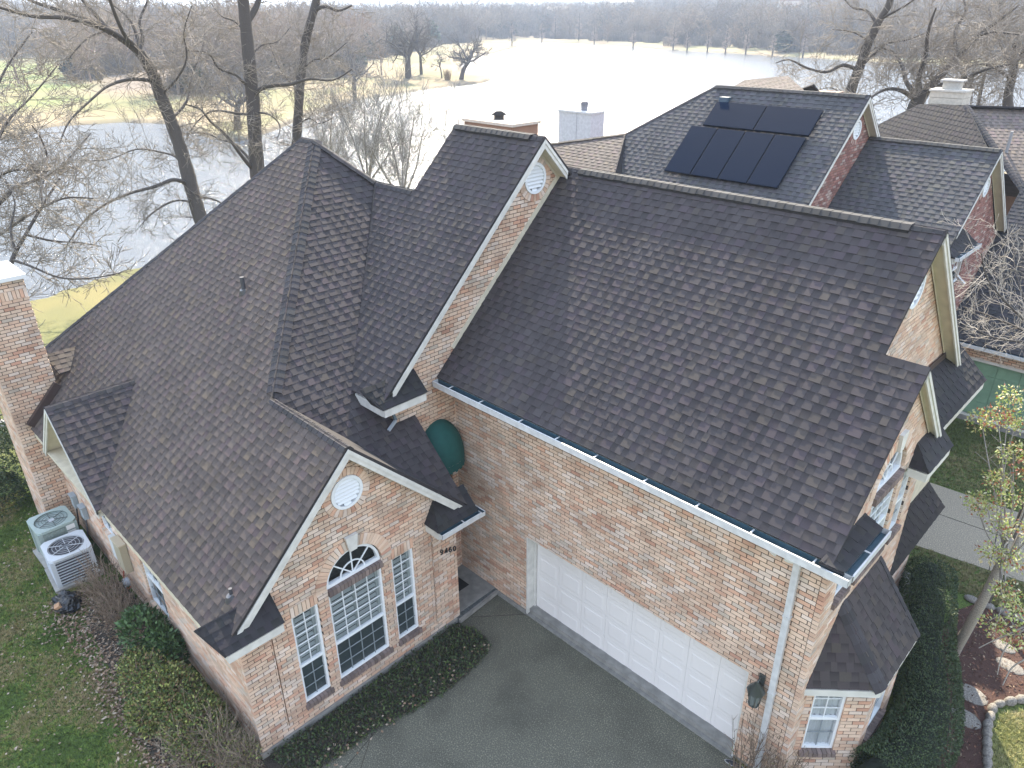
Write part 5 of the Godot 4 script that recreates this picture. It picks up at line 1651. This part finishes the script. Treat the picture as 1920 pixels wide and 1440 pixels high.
func forest() -> void:
	# the wood round the lake: no one could count it
	var kinds := []
	for k in 5:
		var tw := MB.new()
		var P := {"wob": .3, "up": .03, "kids": [0, 4, 4, 4], "ratio": .58, "fwd": .8, "rmin": .05, "col": [Color(.9, .85, .8), Color(1.0, .86, .72), Color(.8, .8, .8), Color(1.1, 1.0, .9), Color(.95, .8, .72)][k]}
		tw.tube([Vector3(0, -1, 0), Vector3(rf(-.3, .3), 3, rf(-.3, .3)), Vector3(rf(-.6, .6), 6, rf(-.6, .6))], [.25, .18, .1], 4, P.col * .8, false)
		for i in 11:
			var a := TAU * i / 11 + rf(-.3, .3); var e := rf(.25, 1.3)
			sprout(tw, UP * rf(2.0, 6.0), Vector3(cos(a) * cos(e), sin(e), sin(a) * cos(e)), rf(3.2, 5.2), .11, 2, P)
		kinds.append([tw.mesh(M.far_twig), [], []])
	var lv := MB.new()
	for i in 260:
		var dd := rdir(); dd.y = absf(dd.y)
		leaf(lv, UP * 2.5 + Vector3(dd.x * 2.6, dd.y * 5.5 - 1.5, dd.z * 2.6) * rf(.7, 1), rdir(), dd, 1.3, .5, jit(Color(1, 1, 1), .3))
	var green := [lv.mesh(M.dry_leaf), [], []]
	var c0 := Vector2(CAM.x, CAM.z)
	var f2 := Vector2(cam_fwd.x, cam_fwd.z).normalized(); var r2 := Vector2(cam_right.x, cam_right.z).normalized()
	var n := 0
	while n < 6400:
		var a := rf(-.74, .74)
		var d := 85.0 + 900.0 * pow(rng.randf(), 1.25)
		var p := c0 + (f2 * cos(a) + r2 * sin(a)) * d
		var s := shore(p)
		var nz := soft.get_noise_2d(p.x * 3.0, p.y * 3.0)
		if s < (13.0 if a > .1 else 28.0) + nz * 10.0: continue
		if a > -.70 and a < -.5 and d > 135 and d < 330 and rng.randf() < .93: continue
		if p.x > -75 and p.y < -30 and p.y > -215 and d < 230: continue
		if p.x > -70 and d < 140: continue
		# clearings: the point, the links on the left
		if a < -.33 and d > 150 and d < 260 and soft.get_noise_2d(p.x * 1.7 + 40, p.y * 1.7) > -.02: continue
		n += 1
		var y := height(p, s)
		var sc := rf(.75, 1.25) * (1.0 + d / 1500.0)
		var col := Color(.20, .185, .165).lerp(Color(.245, .20, .15), rng.randf()) * rf(.75, 1.3)
		if a < -.05 and d < 320: col = col.lerp(Color(.30, .245, .195), .6)
		if rng.randf() < .045:
			green[1].append(Transform3D(Basis(UP, rf(0, TAU)).scaled(Vector3(sc, sc * rf(.6, 1.1), sc)), Vector3(p.x, y, p.y)))
			green[2].append(jit(Color(.055, .07, .03), .4))
		else:
			var kd: Array = kinds[rng.randi() % 5]
			kd[1].append(Transform3D(Basis(UP, rf(0, TAU)).scaled(Vector3(sc, sc * rf(.85, 1.15), sc)), Vector3(p.x, y, p.y)))
			kd[2].append(col)
	for kd in kinds: multi("woodland", kd[0], kd[1], kd[2])
	multi("evergreen_woodland", green[0], green[1], green[2])
	# undergrowth that closes the view under the crowns
	var ub := MB.new()
	for i in 70:
		var dd := rdir(); dd.y = absf(dd.y)
		var q := Vector3(dd.x * 2.2, 0, dd.z * 2.2)
		ub.tube([q, q + Vector3(rf(-.8, .8), rf(.8, 2.4), rf(-.8, .8)), q + Vector3(rf(-1.4, 1.4), rf(1.4, 3.2), rf(-1.4, 1.4))], [.06, .05, .03], 3, jit(Color(1, 1, 1), .3), false)
	var w := []; var cc := []
	n = 0
	while n < 5000:
		var a := rf(-.74, .74); var d := 95.0 + 600.0 * pow(rng.randf(), 1.5)
		var p := c0 + (f2 * cos(a) + r2 * sin(a)) * d
		var s := shore(p)
		if a > -.70 and a < -.5 and d > 135 and d < 330: continue
		if s < (14.0 if a > .1 else 29.0) + soft.get_noise_2d(p.x * 3.0, p.y * 3.0) * 10.0 or (p.x > -75 and d < 230): continue
		if a < -.33 and d > 150 and d < 260 and soft.get_noise_2d(p.x * 1.7 + 40, p.y * 1.7) > -.02: continue
		n += 1
		w.append(Transform3D(Basis(UP, rf(0, TAU)).scaled(Vector3.ONE * rf(.8, 1.5)), Vector3(p.x, height(p, s), p.y)))
		cc.append(Color(.20, .165, .13) * rf(.7, 1.35))
	multi("undergrowth", ub.mesh(M.far_twig), w, cc)
	# far houses among the trees on the hill
	k_houses()

func k_houses() -> void:
	var names := ["pale house high on the wooded hill above the lake", "small pale house half hidden on the wooded hill, right of the first", "low house with brown roof behind the trees at the far left", "white walled house far off among the trees"]
	var k := 0
	for s in [[1160, 8, 640.0, 11.0], [1045, 22, 600.0, 7.0], [108, 66, 300.0, 5.0], [1485, 14, 520.0, 8.0]]:
		var p := px(s[0], s[1], s[2])
		var t := thing("distant_house", names[k], "house", p, "far houses among the trees")
		t.rotation.y = .785
		var w: float = s[3]
		var m := MB.new()
		m.block(Vector3(-w, -9, -3), Vector3(w, 1.2, 3), Color(.30, .2, .15) if k == 2 else Color(.62, .60, .56))
		put("wall", m, M.paint, t)
		m = MB.new()
		m.quad(Vector3(-w - .5, 1.1, 3.6), Vector3(w + .5, 1.1, 3.6), Vector3(w + .5, 3.4, 0), Vector3(-w - .5, 3.4, 0), Color(.28, .22, .18))
		m.quad(Vector3(w + .5, 1.1, -3.6), Vector3(-w - .5, 1.1, -3.6), Vector3(-w - .5, 3.4, 0), Vector3(w + .5, 3.4, 0), Color(.28, .22, .18))
		m.tri(Vector3(w, 1.1, 3), Vector3(w, 1.1, -3), Vector3(w, 3.2, 0), Color(.5, .48, .44))
		m.tri(Vector3(-w, 1.1, -3), Vector3(-w, 1.1, 3), Vector3(-w, 3.2, 0), Color(.5, .48, .44))
		put("roof", m, M.paint, t)
		for i in 4:
			m = MB.new()
			m.block(Vector3(-w + 1 + i * w * .5, -.6, 3), Vector3(-w + 2.2 + i * w * .5, .6, 3.05), Color(.08, .09, .1))
			put("window", m, M.paint, t)
		k += 1

# ------------------------------------------------------------------ things in the yard
func condenser(label: String, at: Vector3, turn: float, s: Vector3, pale: bool) -> void:
	var t := thing("air_conditioner", label, "air conditioner", at, "air conditioners on the lawn")
	t.rotation.y = turn
	var body := Color(.50, .52, .53) if pale else Color(.30, .36, .33)
	var hx := s.x / 2; var hz := s.z / 2
	var m := MB.new()
	m.block(Vector3(-hx - .08, 0, -hz - .08), Vector3(hx + .08, .07, hz + .08), Color(.36, .34, .30))
	put("pad", m, M.rough_paint, t)
	m = MB.new()
	m.block(Vector3(-hx + .03, .07, -hz + .03), Vector3(hx - .03, s.y - .04, hz - .03), Color(.05, .05, .055) if pale else body)
	put("body", m, M.paint, t)
	for q in [[-1, -1], [-1, 1], [1, -1], [1, 1]]:
		m = MB.new()
		m.block(Vector3(minf(q[0] * hx, q[0] * (hx - .09)), .07, minf(q[1] * hz, q[1] * (hz - .09))), Vector3(maxf(q[0] * hx, q[0] * (hx - .09)), s.y - .04, maxf(q[1] * hz, q[1] * (hz - .09))), body)
		put("corner_post", m, M.paint, t)
	var n := 9 if pale else 13
	for i in n:
		m = MB.new()
		var y := .1 + (s.y - .2) * i / (n - 1)
		if pale:
			m.block(Vector3(-hx - .004, y, -hz - .004), Vector3(hx + .004, y + .012, hz + .004), body)
			put("guard_wire", m, M.paint, t)
		else:
			var u := -hz + .1 + (2 * hz - .2) * i / (n - 1)
			m.block(Vector3(hx - .03, .1, u - .02), Vector3(hx - .012, s.y - .1, u + .02), body * .85)
			put("fin", m, M.paint, t)
	var rr := minf(hx, hz) * .86
	m = MB.new()
	var ring := circle(Vector2.ZERO, rr, 28)
	var outer := rect(-hx - .01, -hz - .01, hx + .01, hz + .01)
	for i in 28:
		var a := ring[i]; var b := ring[(i + 1) % 28]
		var ea := a / maxf(absf(a.x) / (hx + .012), absf(a.y) / (hz + .012)); var eb := b / maxf(absf(b.x) / (hx + .012), absf(b.y) / (hz + .012))
		m.prism(PackedVector2Array([a, ea, eb, b]), Vector3(0, s.y, 0), Vector3(1, 0, 0), Vector3(0, 0, -1), UP, -.06, 0, body * 1.08, true)
	put("top", m, M.paint, t)
	m = MB.new()
	m.prism(ring.duplicate(), Vector3(0, s.y - .16, 0), Vector3(1, 0, 0), Vector3(0, 0, -1), UP, -.02, 0, Color(.025, .028, .03))
	put("well", m, M.paint, t)
	for i in 4:
		m = MB.new()
		var a := TAU * i / 4 + .4
		var p := Vector3(cos(a), 0, sin(a)); var q := Vector3(-sin(a), .3, cos(a))
		m.quad(Vector3(0, s.y - .13, 0) + p * .05, Vector3(0, s.y - .13, 0) + p * rr * .9 - q * .07, Vector3(0, s.y - .13, 0) + p * rr * .9 + q * .1, Vector3(0, s.y - .13, 0) + p * .08 + q * .05, Color(.09, .10, .11))
		put("fan_blade", m, M.paint, t)
	m = MB.new()
	m.cyl(Vector3(0, s.y - .12, 0), Vector3(0, s.y - .02, 0), .07, 14, Color(.45, .46, .46) if not pale else Color(.14, .15, .16))
	put("fan_hub", m, M.paint, t)
	for j in 4:
		m = MB.new()
		var cr := rr * (.35 + .2 * j)
		var loop := []; var rad := []
		for i in 25:
			loop.append(Vector3(cos(TAU * i / 24) * cr, s.y - .005, sin(TAU * i / 24) * cr)); rad.append(.005)
		m.tube(loop, rad, 4, body * (.9 if pale else .2), false)
		put("guard_ring", m, M.paint, t)
	for i in 6:
		m = MB.new()
		var a := TAU * i / 6
		m.beam(Vector3(cos(a) * .07, s.y - .004, sin(a) * .07), Vector3(cos(a) * rr, s.y - .004, sin(a) * rr), .012, .012, UP, body * (1.0 if pale else .25))
		put("guard_spoke", m, M.paint, t)
	if not pale:
		for y in [.62, .78]:
			m = MB.new()
			m.block(Vector3(hx - .005, y, -hz + .06), Vector3(hx + .004, y + .12, -hz + .24), Color(.75, .74, .7))
			put("sticker", m, M.paint, t)

func build_yard() -> void:
	condenser("tall grey green air conditioner with a dark open fan, beside the chimney", Vector3(-7.35, 0, 6.32), 0.02, Vector3(.82, .98, .82), false)
	condenser("paler rounded air conditioner nearer the camera, with wire guard sides", Vector3(-6.35, 0, 6.35), -.06, Vector3(.86, .80, .86), true)
	var m := MB.new()
	# rubbish bag
	var t := thing("garbage_bag", "slumped black plastic bag lying on the lawn edge near the air conditioners", "bag", Vector3(-5.3, 0, 6.8))
	var nb := MB.new()
	nb.ell(Vector3(0, .09, 0), Vector3(.36, 0, 0), Vector3(.03, .2, 0), Vector3(0, 0, .27), 34, 18, Color.WHITE)
	var sn := FastNoiseLite.new(); sn.seed = 9; sn.frequency = 4.5; sn.fractal_octaves = 4
	for i in nb.v.size(): nb.v[i] *= 1.0 + .35 * sn.get_noise_3dv(nb.v[i])
	for i in range(0, nb.v.size(), 3):
		var nn: Vector3 = -(nb.v[i + 1] - nb.v[i]).cross(nb.v[i + 2] - nb.v[i]).normalized()
		for j in 3: nb.n[i + j] = nn
	put("bag", nb, M.bag, t)
	m = MB.new()
	m.box(Vector3(.06, .19, .12), Vector3(.17, .02, .04), Vector3(-.01, .05, .05), Vector3(-.03, -.04, .1), Color(.46, .27, .15))
	put("carton", m, M.rough_paint, t)
	# electric boxes on the side wall
	for s in [[-7.45, 1.0, "grey disconnect box on the side wall nearest the chimney"], [-6.8, 1.0, "second grey disconnect box, above the paler air conditioner"]]:
		t = thing("electric_box", s[2], "electric box", Vector3(s[0], s[1], 5.68), "electric boxes on the side wall")
		m = MB.new()
		m.block(Vector3(-.11, 0, 0), Vector3(.11, .34, .1), Color(.27, .31, .33))
		m.block(Vector3(-.12, .32, -.0), Vector3(.12, .345, .125), Color(.30, .34, .36))
		put("case", m, M.paint, t)
		m = MB.new()
		m.tube([Vector3(.0, 0, .05), Vector3(.05, -.3, .1), Vector3(.12, -.7, .2), Vector3(.2, -.95, .3)], [.018, .018, .018, .018], 6, Color(.04, .04, .04))
		put("cable", m, M.paint, t)
	t = thing("meter_cabinet", "beige meter cabinet with round glass meter on the side wall", "meter", Vector3(-4.2, .9, 5.68))
	m = MB.new()
	m.block(Vector3(-.22, .15, 0), Vector3(.20, .85, .14), Color(.36, .32, .23))
	m.block(Vector3(-.23, .85, 0), Vector3(.21, .88, .16), Color(.5, .44, .32))
	put("case", m, M.paint, t)
	m = MB.new()
	m.block(Vector3(-.55, .2, 0), Vector3(-.27, .75, .12), Color(.55, .58, .58))
	put("case", m, M.paint, t)
	m = MB.new()
	m.cyl(Vector3(-.02, -.2, .1), Vector3(-.02, -.2, .2), .1, 14, Color(.3, .32, .34))
	put("meter_dial", m, M.paint, t)
	m = MB.new()
	m.tube([Vector3(-.3, -.1, .08), Vector3(-.35, -.35, .12), Vector3(-.15, -.5, .14), Vector3(.05, -.3, .12)], [.015, .015, .015, .015], 6, Color(.35, .1, .07))
	put("cable", m, M.paint, t)
	# house number
	t = thing("house_number", "black metal digits 9460 fixed slanting down the brick beside the entry", "house number", Vector3(1.158, 2.06, 1.50))
	var k := 0
	for ch in ["9", "4", "6", "0"]:
		var tm := TextMesh.new()
		var f := SystemFont.new(); f.font_names = PackedStringArray(["Droid Sans"])
		tm.font = f; tm.text = ch; tm.font_size = 24; tm.pixel_size = .0068; tm.depth = .02
		tm.material = M.iron
		put_mesh("digit", tm, Transform3D(Basis(UP, PI / 2), Vector3(.01, -.035 * k, -.11 * k)), t, k)
		k += 1
	# lantern by the garage door
	t = thing("wall_lantern", "weathered bronze wall lantern on the brick between garage door and downspout", "lantern", Vector3(7.2, 1.72, .01))
	m = MB.new()
	m.block(Vector3(-.05, .28, 0), Vector3(.05, .5, .025), Color.WHITE)
	m.tube([Vector3(0, .42, .02), Vector3(0, .5, .1), Vector3(0, .46, .17)], [.014, .014, .014], 7, Color.WHITE)
	put("bracket", m, M.lamp_metal, t)
	m = MB.new()
	m.tube([Vector3(0, .46, .17), Vector3(0, .43, .17), Vector3(0, .40, .17), Vector3(0, .30, .17), Vector3(0, .27, .17)], [.015, .05, .06, .14, .145], 8, Color.WHITE)
	put("cap", m, M.lamp_metal, t)
	m = MB.new()
	m.tube([Vector3(0, .27, .17), Vector3(0, .0, .17)], [.105, .075], 6, Color.WHITE)
	put("glass", m, M.lamp_glass, t)
	for i in 6:
		m = MB.new()
		var a := TAU * i / 6
		m.beam(Vector3(cos(a) * .115, .27, .17 + sin(a) * .115), Vector3(cos(a) * .083, 0, .17 + sin(a) * .083), .012, .012, Vector3(cos(a), 0, sin(a)), Color.WHITE)
		put("bar", m, M.lamp_metal, t)
	m = MB.new()
	m.tube([Vector3(0, .0, .17), Vector3(0, -.02, .17), Vector3(0, -.05, .17)], [.09, .09, .02], 8, Color.WHITE)
	put("base", m, M.lamp_metal, t)
	# security light under the eave
	t = thing("security_light", "white twin security light under the garage eave", "light", Vector3(7.18, 4.72, .01))
	m = MB.new()
	m.block(Vector3(-.07, 0, 0), Vector3(.07, .14, .05), Color(.7, .7, .68))
	put("mount", m, M.paint, t)
	for s in [-1, 1]:
		m = MB.new()
		m.tube([Vector3(.06 * s, .06, .05), Vector3(.1 * s, .03, .12), Vector3(.13 * s, -.03, .22)], [.03, .05, .07], 12, Color(.7, .7, .68))
		put("lamp_head", m, M.paint, t)
	# small oval garden sign
	t = thing("garden_sign", "small dark oval sign on a stake at the corner of the garage wall", "sign", Vector3(7.14, 0, .32))
	m = MB.new()
	m.cyl(Vector3.ZERO, Vector3(0, .3, -.02), .012, 6, Color(.05, .05, .05))
	put("stake", m, M.paint, t)
	m = MB.new()
	m.ell(Vector3(0, .33, .0), Vector3(.16, 0, -.04), Vector3(0, .02, 0), Vector3(.02, .03, .075), 20, 6, Color(.35, .35, .34))
	put("rim", m, M.paint, t)
	m = MB.new()
	m.ell(Vector3(0, .338, .004), Vector3(.145, 0, -.036), Vector3(0, .02, 0), Vector3(.018, .028, .066), 20, 6, Color(.02, .025, .035))
	put("face", m, M.paint, t)
	# door mat
	m = MB.new()
	m.block(Vector3(-.05, .128, .35), Vector3(.62, .145, 1.0), Color(.012, .014, .014))
	tag(put("doormat", m, M.rough_paint), "dark doormat on the shaded porch by the front entry", "doormat")
	# iron fence past the chimney
	t = thing("iron_fence", "black iron picket fence on a pale kerb beyond the chimney", "fence", Vector3(-15.5, 0, 4.2))
	m = MB.new()
	m.block(Vector3(-.12, -.1, -4), Vector3(.12, .12, 4), Color(.5, .48, .44))
	put("kerb", m, M.rough_paint, t)
	for i in 40:
		m = MB.new()
		m.block(Vector3(-.012, .12, -4 + i * .2), Vector3(.012, 1.2, -3.976 + i * .2), Color.WHITE)
		put("picket", m, M.iron, t)
	for y in [.3, 1.08]:
		m = MB.new()
		m.block(Vector3(-.016, y, -4), Vector3(.016, y + .035, 4), Color.WHITE)
		put("rail", m, M.iron, t)

func build_plants() -> void:
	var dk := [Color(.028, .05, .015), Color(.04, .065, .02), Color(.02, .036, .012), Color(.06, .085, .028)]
	var mix := [Color(.10, .15, .04), Color(.14, .18, .05), Color(.07, .10, .03), Color(.23, .23, .07), Color(.20, .13, .06), Color(.30, .32, .09)]
	bush("shrub", "dark glossy shrub below the chimney at the left edge", [[Vector3(-11.2, .5, 6.1), Vector3(1.1, 1.1, 1.0)], [Vector3(-12.6, .5, 5.4), Vector3(1.0, .9, .9)], [Vector3(-10.4, .35, 6.9), Vector3(.7, .7, .7)]], 9000, [Color(.03, .05, .015), Color(.05, .08, .025), Color(.10, .12, .05), Color(.02, .035, .012)], .085, .022)
	bush("shrub", "brown leafless twiggy shrub between the bag and the side wall", [[Vector3(-4.6, .45, 6.2), Vector3(.75, .62, .5)], [Vector3(-3.7, .4, 6.25), Vector3(.6, .5, .5)]], 900, [Color(.09, .06, .035), Color(.06, .06, .025), Color(.13, .09, .05)], .05, .015, 230, Color(.27, .20, .145))
	bush("shrub", "glossy green shrub under the side window", [[Vector3(-2.5, .55, 6.1), Vector3(.75, .55, .42)], [Vector3(-1.9, .5, 5.98), Vector3(.5, .5, .3)]], 2600, [Color(.06, .11, .035), Color(.085, .15, .05), Color(.045, .08, .025)], .11, .03)
	bush("shrub", "large mixed green and brown shrub along the front of the side wall", [[Vector3(-1.6, .4, 6.45), Vector3(.8, .5, .5)], [Vector3(-.7, .45, 6.35), Vector3(.8, .6, .55)], [Vector3(.1, .4, 6.3), Vector3(.7, .55, .55)], [Vector3(-.9, .3, 6.8), Vector3(.5, .35, .3)]], 15000, mix, .06, .02, 90, Color(.27, .20, .14))
	bush("shrub", "leafless brown twiggy shrub at the front left corner of the house", [[Vector3(.75, .4, 6.2), Vector3(.65, .55, .42)], [Vector3(1.15, .3, 6.0), Vector3(.4, .4, .3)], [Vector3(.4, .35, 6.6), Vector3(.5, .42, .4)]], 1800, mix, .04, .013, 300, Color(.30, .235, .17))
	bush("shrub", "bare twiggy shrub with seed heads at the foot of the downspout", [[Vector3(7.45, .55, .5), Vector3(.5, .9, .42)], [Vector3(7.95, .45, .25), Vector3(.4, .75, .3)]], 60, mix, .03, .012, 90, Color(.20, .145, .10))
	# clipped hedge round the bay
	var h := thing("hedge", "clipped dark green hedge curving round the bay window", "hedge", Vector3(8.6, 0, -4))
	var at := h.position
	var line := [Vector3(7.95, 0, -6.5), Vector3(8.2, 0, -5.6), Vector3(8.45, 0, -4.6), Vector3(8.85, 0, -3.6), Vector3(9.15, 0, -2.7), Vector3(9.2, 0, -1.7), Vector3(9.0, 0, -.8)]
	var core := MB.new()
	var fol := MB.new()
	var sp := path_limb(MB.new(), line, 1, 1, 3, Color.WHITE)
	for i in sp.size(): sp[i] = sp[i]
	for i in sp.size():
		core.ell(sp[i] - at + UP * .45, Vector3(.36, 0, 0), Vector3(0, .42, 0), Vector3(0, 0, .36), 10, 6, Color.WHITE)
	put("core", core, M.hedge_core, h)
	for i in 30000:
		var t := rf(0, sp.size() - 1.001)
		var c: Vector3 = sp[int(t)].lerp(sp[int(t) + 1], t - int(t))
		var tan: Vector3 = (sp[int(t) + 1] - sp[int(t)]).normalized()
		var sd := tan.cross(UP)
		var a := rf(-.35, PI + .35)
		var e := .8   # squarish section
		var ca := signf(cos(a)) * pow(absf(cos(a)), e); var sa := signf(sin(a)) * pow(absf(sin(a)), e)
		var w := .50 + .05 * soft.get_noise_2d(c.x * 60, c.z * 60)
		var out := (sd * ca + UP * sa).normalized()
		var p := c + sd * ca * w + UP * (.48 + sa * .56) + rdir() * .035
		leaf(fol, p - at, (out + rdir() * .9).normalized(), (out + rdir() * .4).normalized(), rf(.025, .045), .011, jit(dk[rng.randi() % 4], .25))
	kind(put("foliage", fol, M.leaf, h), "stuff")
	# low dark planting in front of the arched window
	var gc := MB.new()
	var bed := pv([1.2, 1.3, 1.6, 1.1, 1.95, 1.08, 2.2, 1.2, 2.36, 1.6, 2.42, 2.6, 2.14, 3.98, 2.12, 4.7, 2.04, 5.5, 1.22, 5.6])
	var n := 0
	while n < 8000:
		var p := Vector2(rf(1.15, 2.4), rf(1.1, 5.7))
		if not Geometry2D.is_point_in_polygon(p, bed): continue
		n += 1
		var hh := .04 + .12 * (.5 + soft.get_noise_2d(p.x * 70, p.y * 70))
		leaf(gc, Vector3(p.x, rf(.01, hh), p.y), (rdir() + UP * .7).normalized(), rdir(), rf(.04, .09), .014, jit([Color(.035, .055, .022), Color(.05, .085, .025), Color(.08, .115, .03), Color(.085, .07, .04), Color(.035, .038, .024)][rng.randi() % 5], .3))
	kind(put("ground_cover", gc, M.leaf), "stuff")
	# fallen leaves
	var fl := MB.new()
	var lp := [Color(.24, .16, .10), Color(.29, .21, .14), Color(.17, .10, .06), Color(.34, .27, .20), Color(.12, .075, .045)]
	n = 0
	while n < 5200:
		var x := rf(-5.6, 1.7)
		var edge := 6.75 + .12 * sin(x * 2.3)
		var z := rf(5.75, 7.15) if rng.randf() < .8 else rf(6.4, 7.5)
		if z > edge + .45 + rf(0, .5): continue
		n += 1
		var nn := (UP + rdir() * .55).normalized()
		var d := nn.cross(rdir()).normalized()
		leaf(fl, Vector3(x, rf(.015, .06), z), d, nn, rf(.045, .085), rf(.016, .028), jit(lp[rng.randi() % 5], .25))
	for i in 520:
		var x := rf(-10, 2); var z := rf(6.3, 9.5)
		leaf(fl, Vector3(x, rf(.02, .05), z), Vector3(rf(-1, 1), .1, rf(-1, 1)).normalized(), (UP + rdir() * .3).normalized(), rf(.04, .075), rf(.012, .026), jit(lp[(rng.randi() % 2) * 2 + 1], .2))
	for i in 70:
		leaf(fl, Vector3(rf(1.9, 2.3), rf(.06, .14), rf(1.2, 5.2)), Vector3(rf(-1, 1), .1, rf(-1, 1)).normalized(), (UP + rdir() * .3).normalized(), rf(.04, .08), rf(.02, .03), jit(lp[rng.randi() % 4], .2))
	kind(put("fallen_leaves", fl, M.dry_leaf), "stuff")
	# bark chips over the mulch
	var chips := MB.new()
	var mp := pv([8.9, -7.1, 11.4, -7.35, 11.4, -5.3, 10.25, -5.0, 9.8, -4.4, 9.85, -3.8, 10.08, -2.86, 10.2, -1, 9.0, -.4, 8.5, -4.0, 8.6, -6.5])
	for i in 5000:
		var p := Vector2(rf(8.4, 11.4), rf(-7.4, -.4))
		if not Geometry2D.is_point_in_polygon(p, mp): continue
		var nn := (UP + rdir() * .8).normalized()
		leaf(chips, Vector3(p.x, rf(.005, .03), p.y), nn.cross(rdir()).normalized(), nn, rf(.03, .09), rf(.008, .02), jit([Color(.10, .045, .03), Color(.07, .035, .025), Color(.16, .08, .05), Color(.05, .03, .022), Color(.20, .15, .10)][rng.randi() % 5], .3))
	kind(put("mulch_chips", chips, M.dry_leaf), "stuff")
	# grass
	var gpal := [Color(.08, .125, .018), Color(.11, .17, .024), Color(.15, .21, .03), Color(.19, .19, .04), Color(.25, .20, .085)]
	scatter_grass("grass", pv([-11, 6.2, -5.5, 6.3, -2.5, 6.9, 1.8, 7.1, 3, 11, -11, 11]), 42000, -.015, .05, gpal, func(p): return p.y > 6.95 + .15 * sin(p.x * 3.1) or p.x < -4.9)
	scatter_grass("grass", pv([5.5, -15.6, 14, -15.6, 14, -11.7, 5.5, -11.3]), 14000, -.015, .06, [Color(.10, .12, .04), Color(.13, .155, .05), Color(.20, .18, .08)], func(p): return true)
	scatter_grass("grass", pv([7.2, -8.2, 14, -9.2, 14, -7.3, 8.8, -7.2, 7.4, -7.0]), 6000, -.015, .05, [Color(.13, .135, .05), Color(.19, .175, .08), Color(.24, .21, .10)], func(p): return true)
	scatter_grass("grass", pv([10.25, -2.6, 10.0, -3.8, 10.05, -4.3, 10.5, -4.85, 14, -5, 14, -1]), 14000, -.015, .05, [Color(.28, .28, .10), Color(.36, .33, .15), Color(.45, .39, .20)], func(p): return true)  # paler than the other lawns: sunlight put into the blade colours

func _ready() -> void:
	rng.seed = 20240117
	# camera
	var yaw := deg_to_rad(44.727); var pitch := deg_to_rad(26.751); var roll := deg_to_rad(-.348)
	cam_fwd = Vector3(-sin(yaw) * cos(pitch), -sin(pitch), -cos(yaw) * cos(pitch))
	var r := Vector3(cos(yaw), 0, -sin(yaw)); var u := r.cross(cam_fwd)
	cam_right = r * cos(roll) + u * sin(roll); cam_up = -r * sin(roll) + u * cos(roll)
	var cam := Camera3D.new()
	cam.name = "camera"
	cam.transform = Transform3D(Basis(cam_right, cam_up, -cam_fwd), CAM)
	cam.fov = rad_to_deg(2 * atan(720 / 1380.8))
	cam.near = .1; cam.far = 4000
	add_child(cam)
	cam.current = true
	# sky, air, exposure
	var sky := ProceduralSkyMaterial.new()
	sky.sky_top_color = Color(.66, .735, .855); sky.sky_horizon_color = Color(.97, .97, .965)
	sky.sky_curve = .22
	sky.ground_bottom_color = Color(.25, .24, .2); sky.ground_horizon_color = Color(.8, .82, .84)
	sky.sun_angle_max = 35
	var env := Environment.new()
	env.background_mode = Environment.BG_SKY
	env.sky = Sky.new(); env.sky.sky_material = sky
	env.tonemap_mode = Environment.TONE_MAPPER_LINEAR
	env.tonemap_exposure = 3.6
	env.sdfgi_enabled = true; env.ssao_enabled = true; env.ssil_enabled = true
	env.fog_enabled = true; env.fog_density = .00055; env.fog_light_color = Color(.84, .91, 1.0)
	var we := WorldEnvironment.new()
	we.name = "environment"; we.environment = env
	add_child(we)
	var sun := DirectionalLight3D.new()
	sun.name = "sun"
	var el := deg_to_rad(38)
	var to := Vector3(-.66 * cos(el), sin(el), -.75 * cos(el))
	add_child(sun)
	sun.look_at_from_position(Vector3.ZERO, -to, UP)
	sun.light_energy = 1.5; sun.light_color = Color(1, .95, .86); sun.light_angular_distance = .5
	sun.shadow_enabled = true
	materials()
	mat("muntin_dim", Color(.22, .25, .26), .5)
	mat("steel_cap", Color(.66, .66, .64), .5)
	var lg := mat("lamp_glass", Color(.16, .18, .17), .2); lg.metallic = .2
	build_ground()
	build_paving()
	build_house()
	build_neighbours()
	build_trees()
	build_yard()
	build_plants()
	forest()
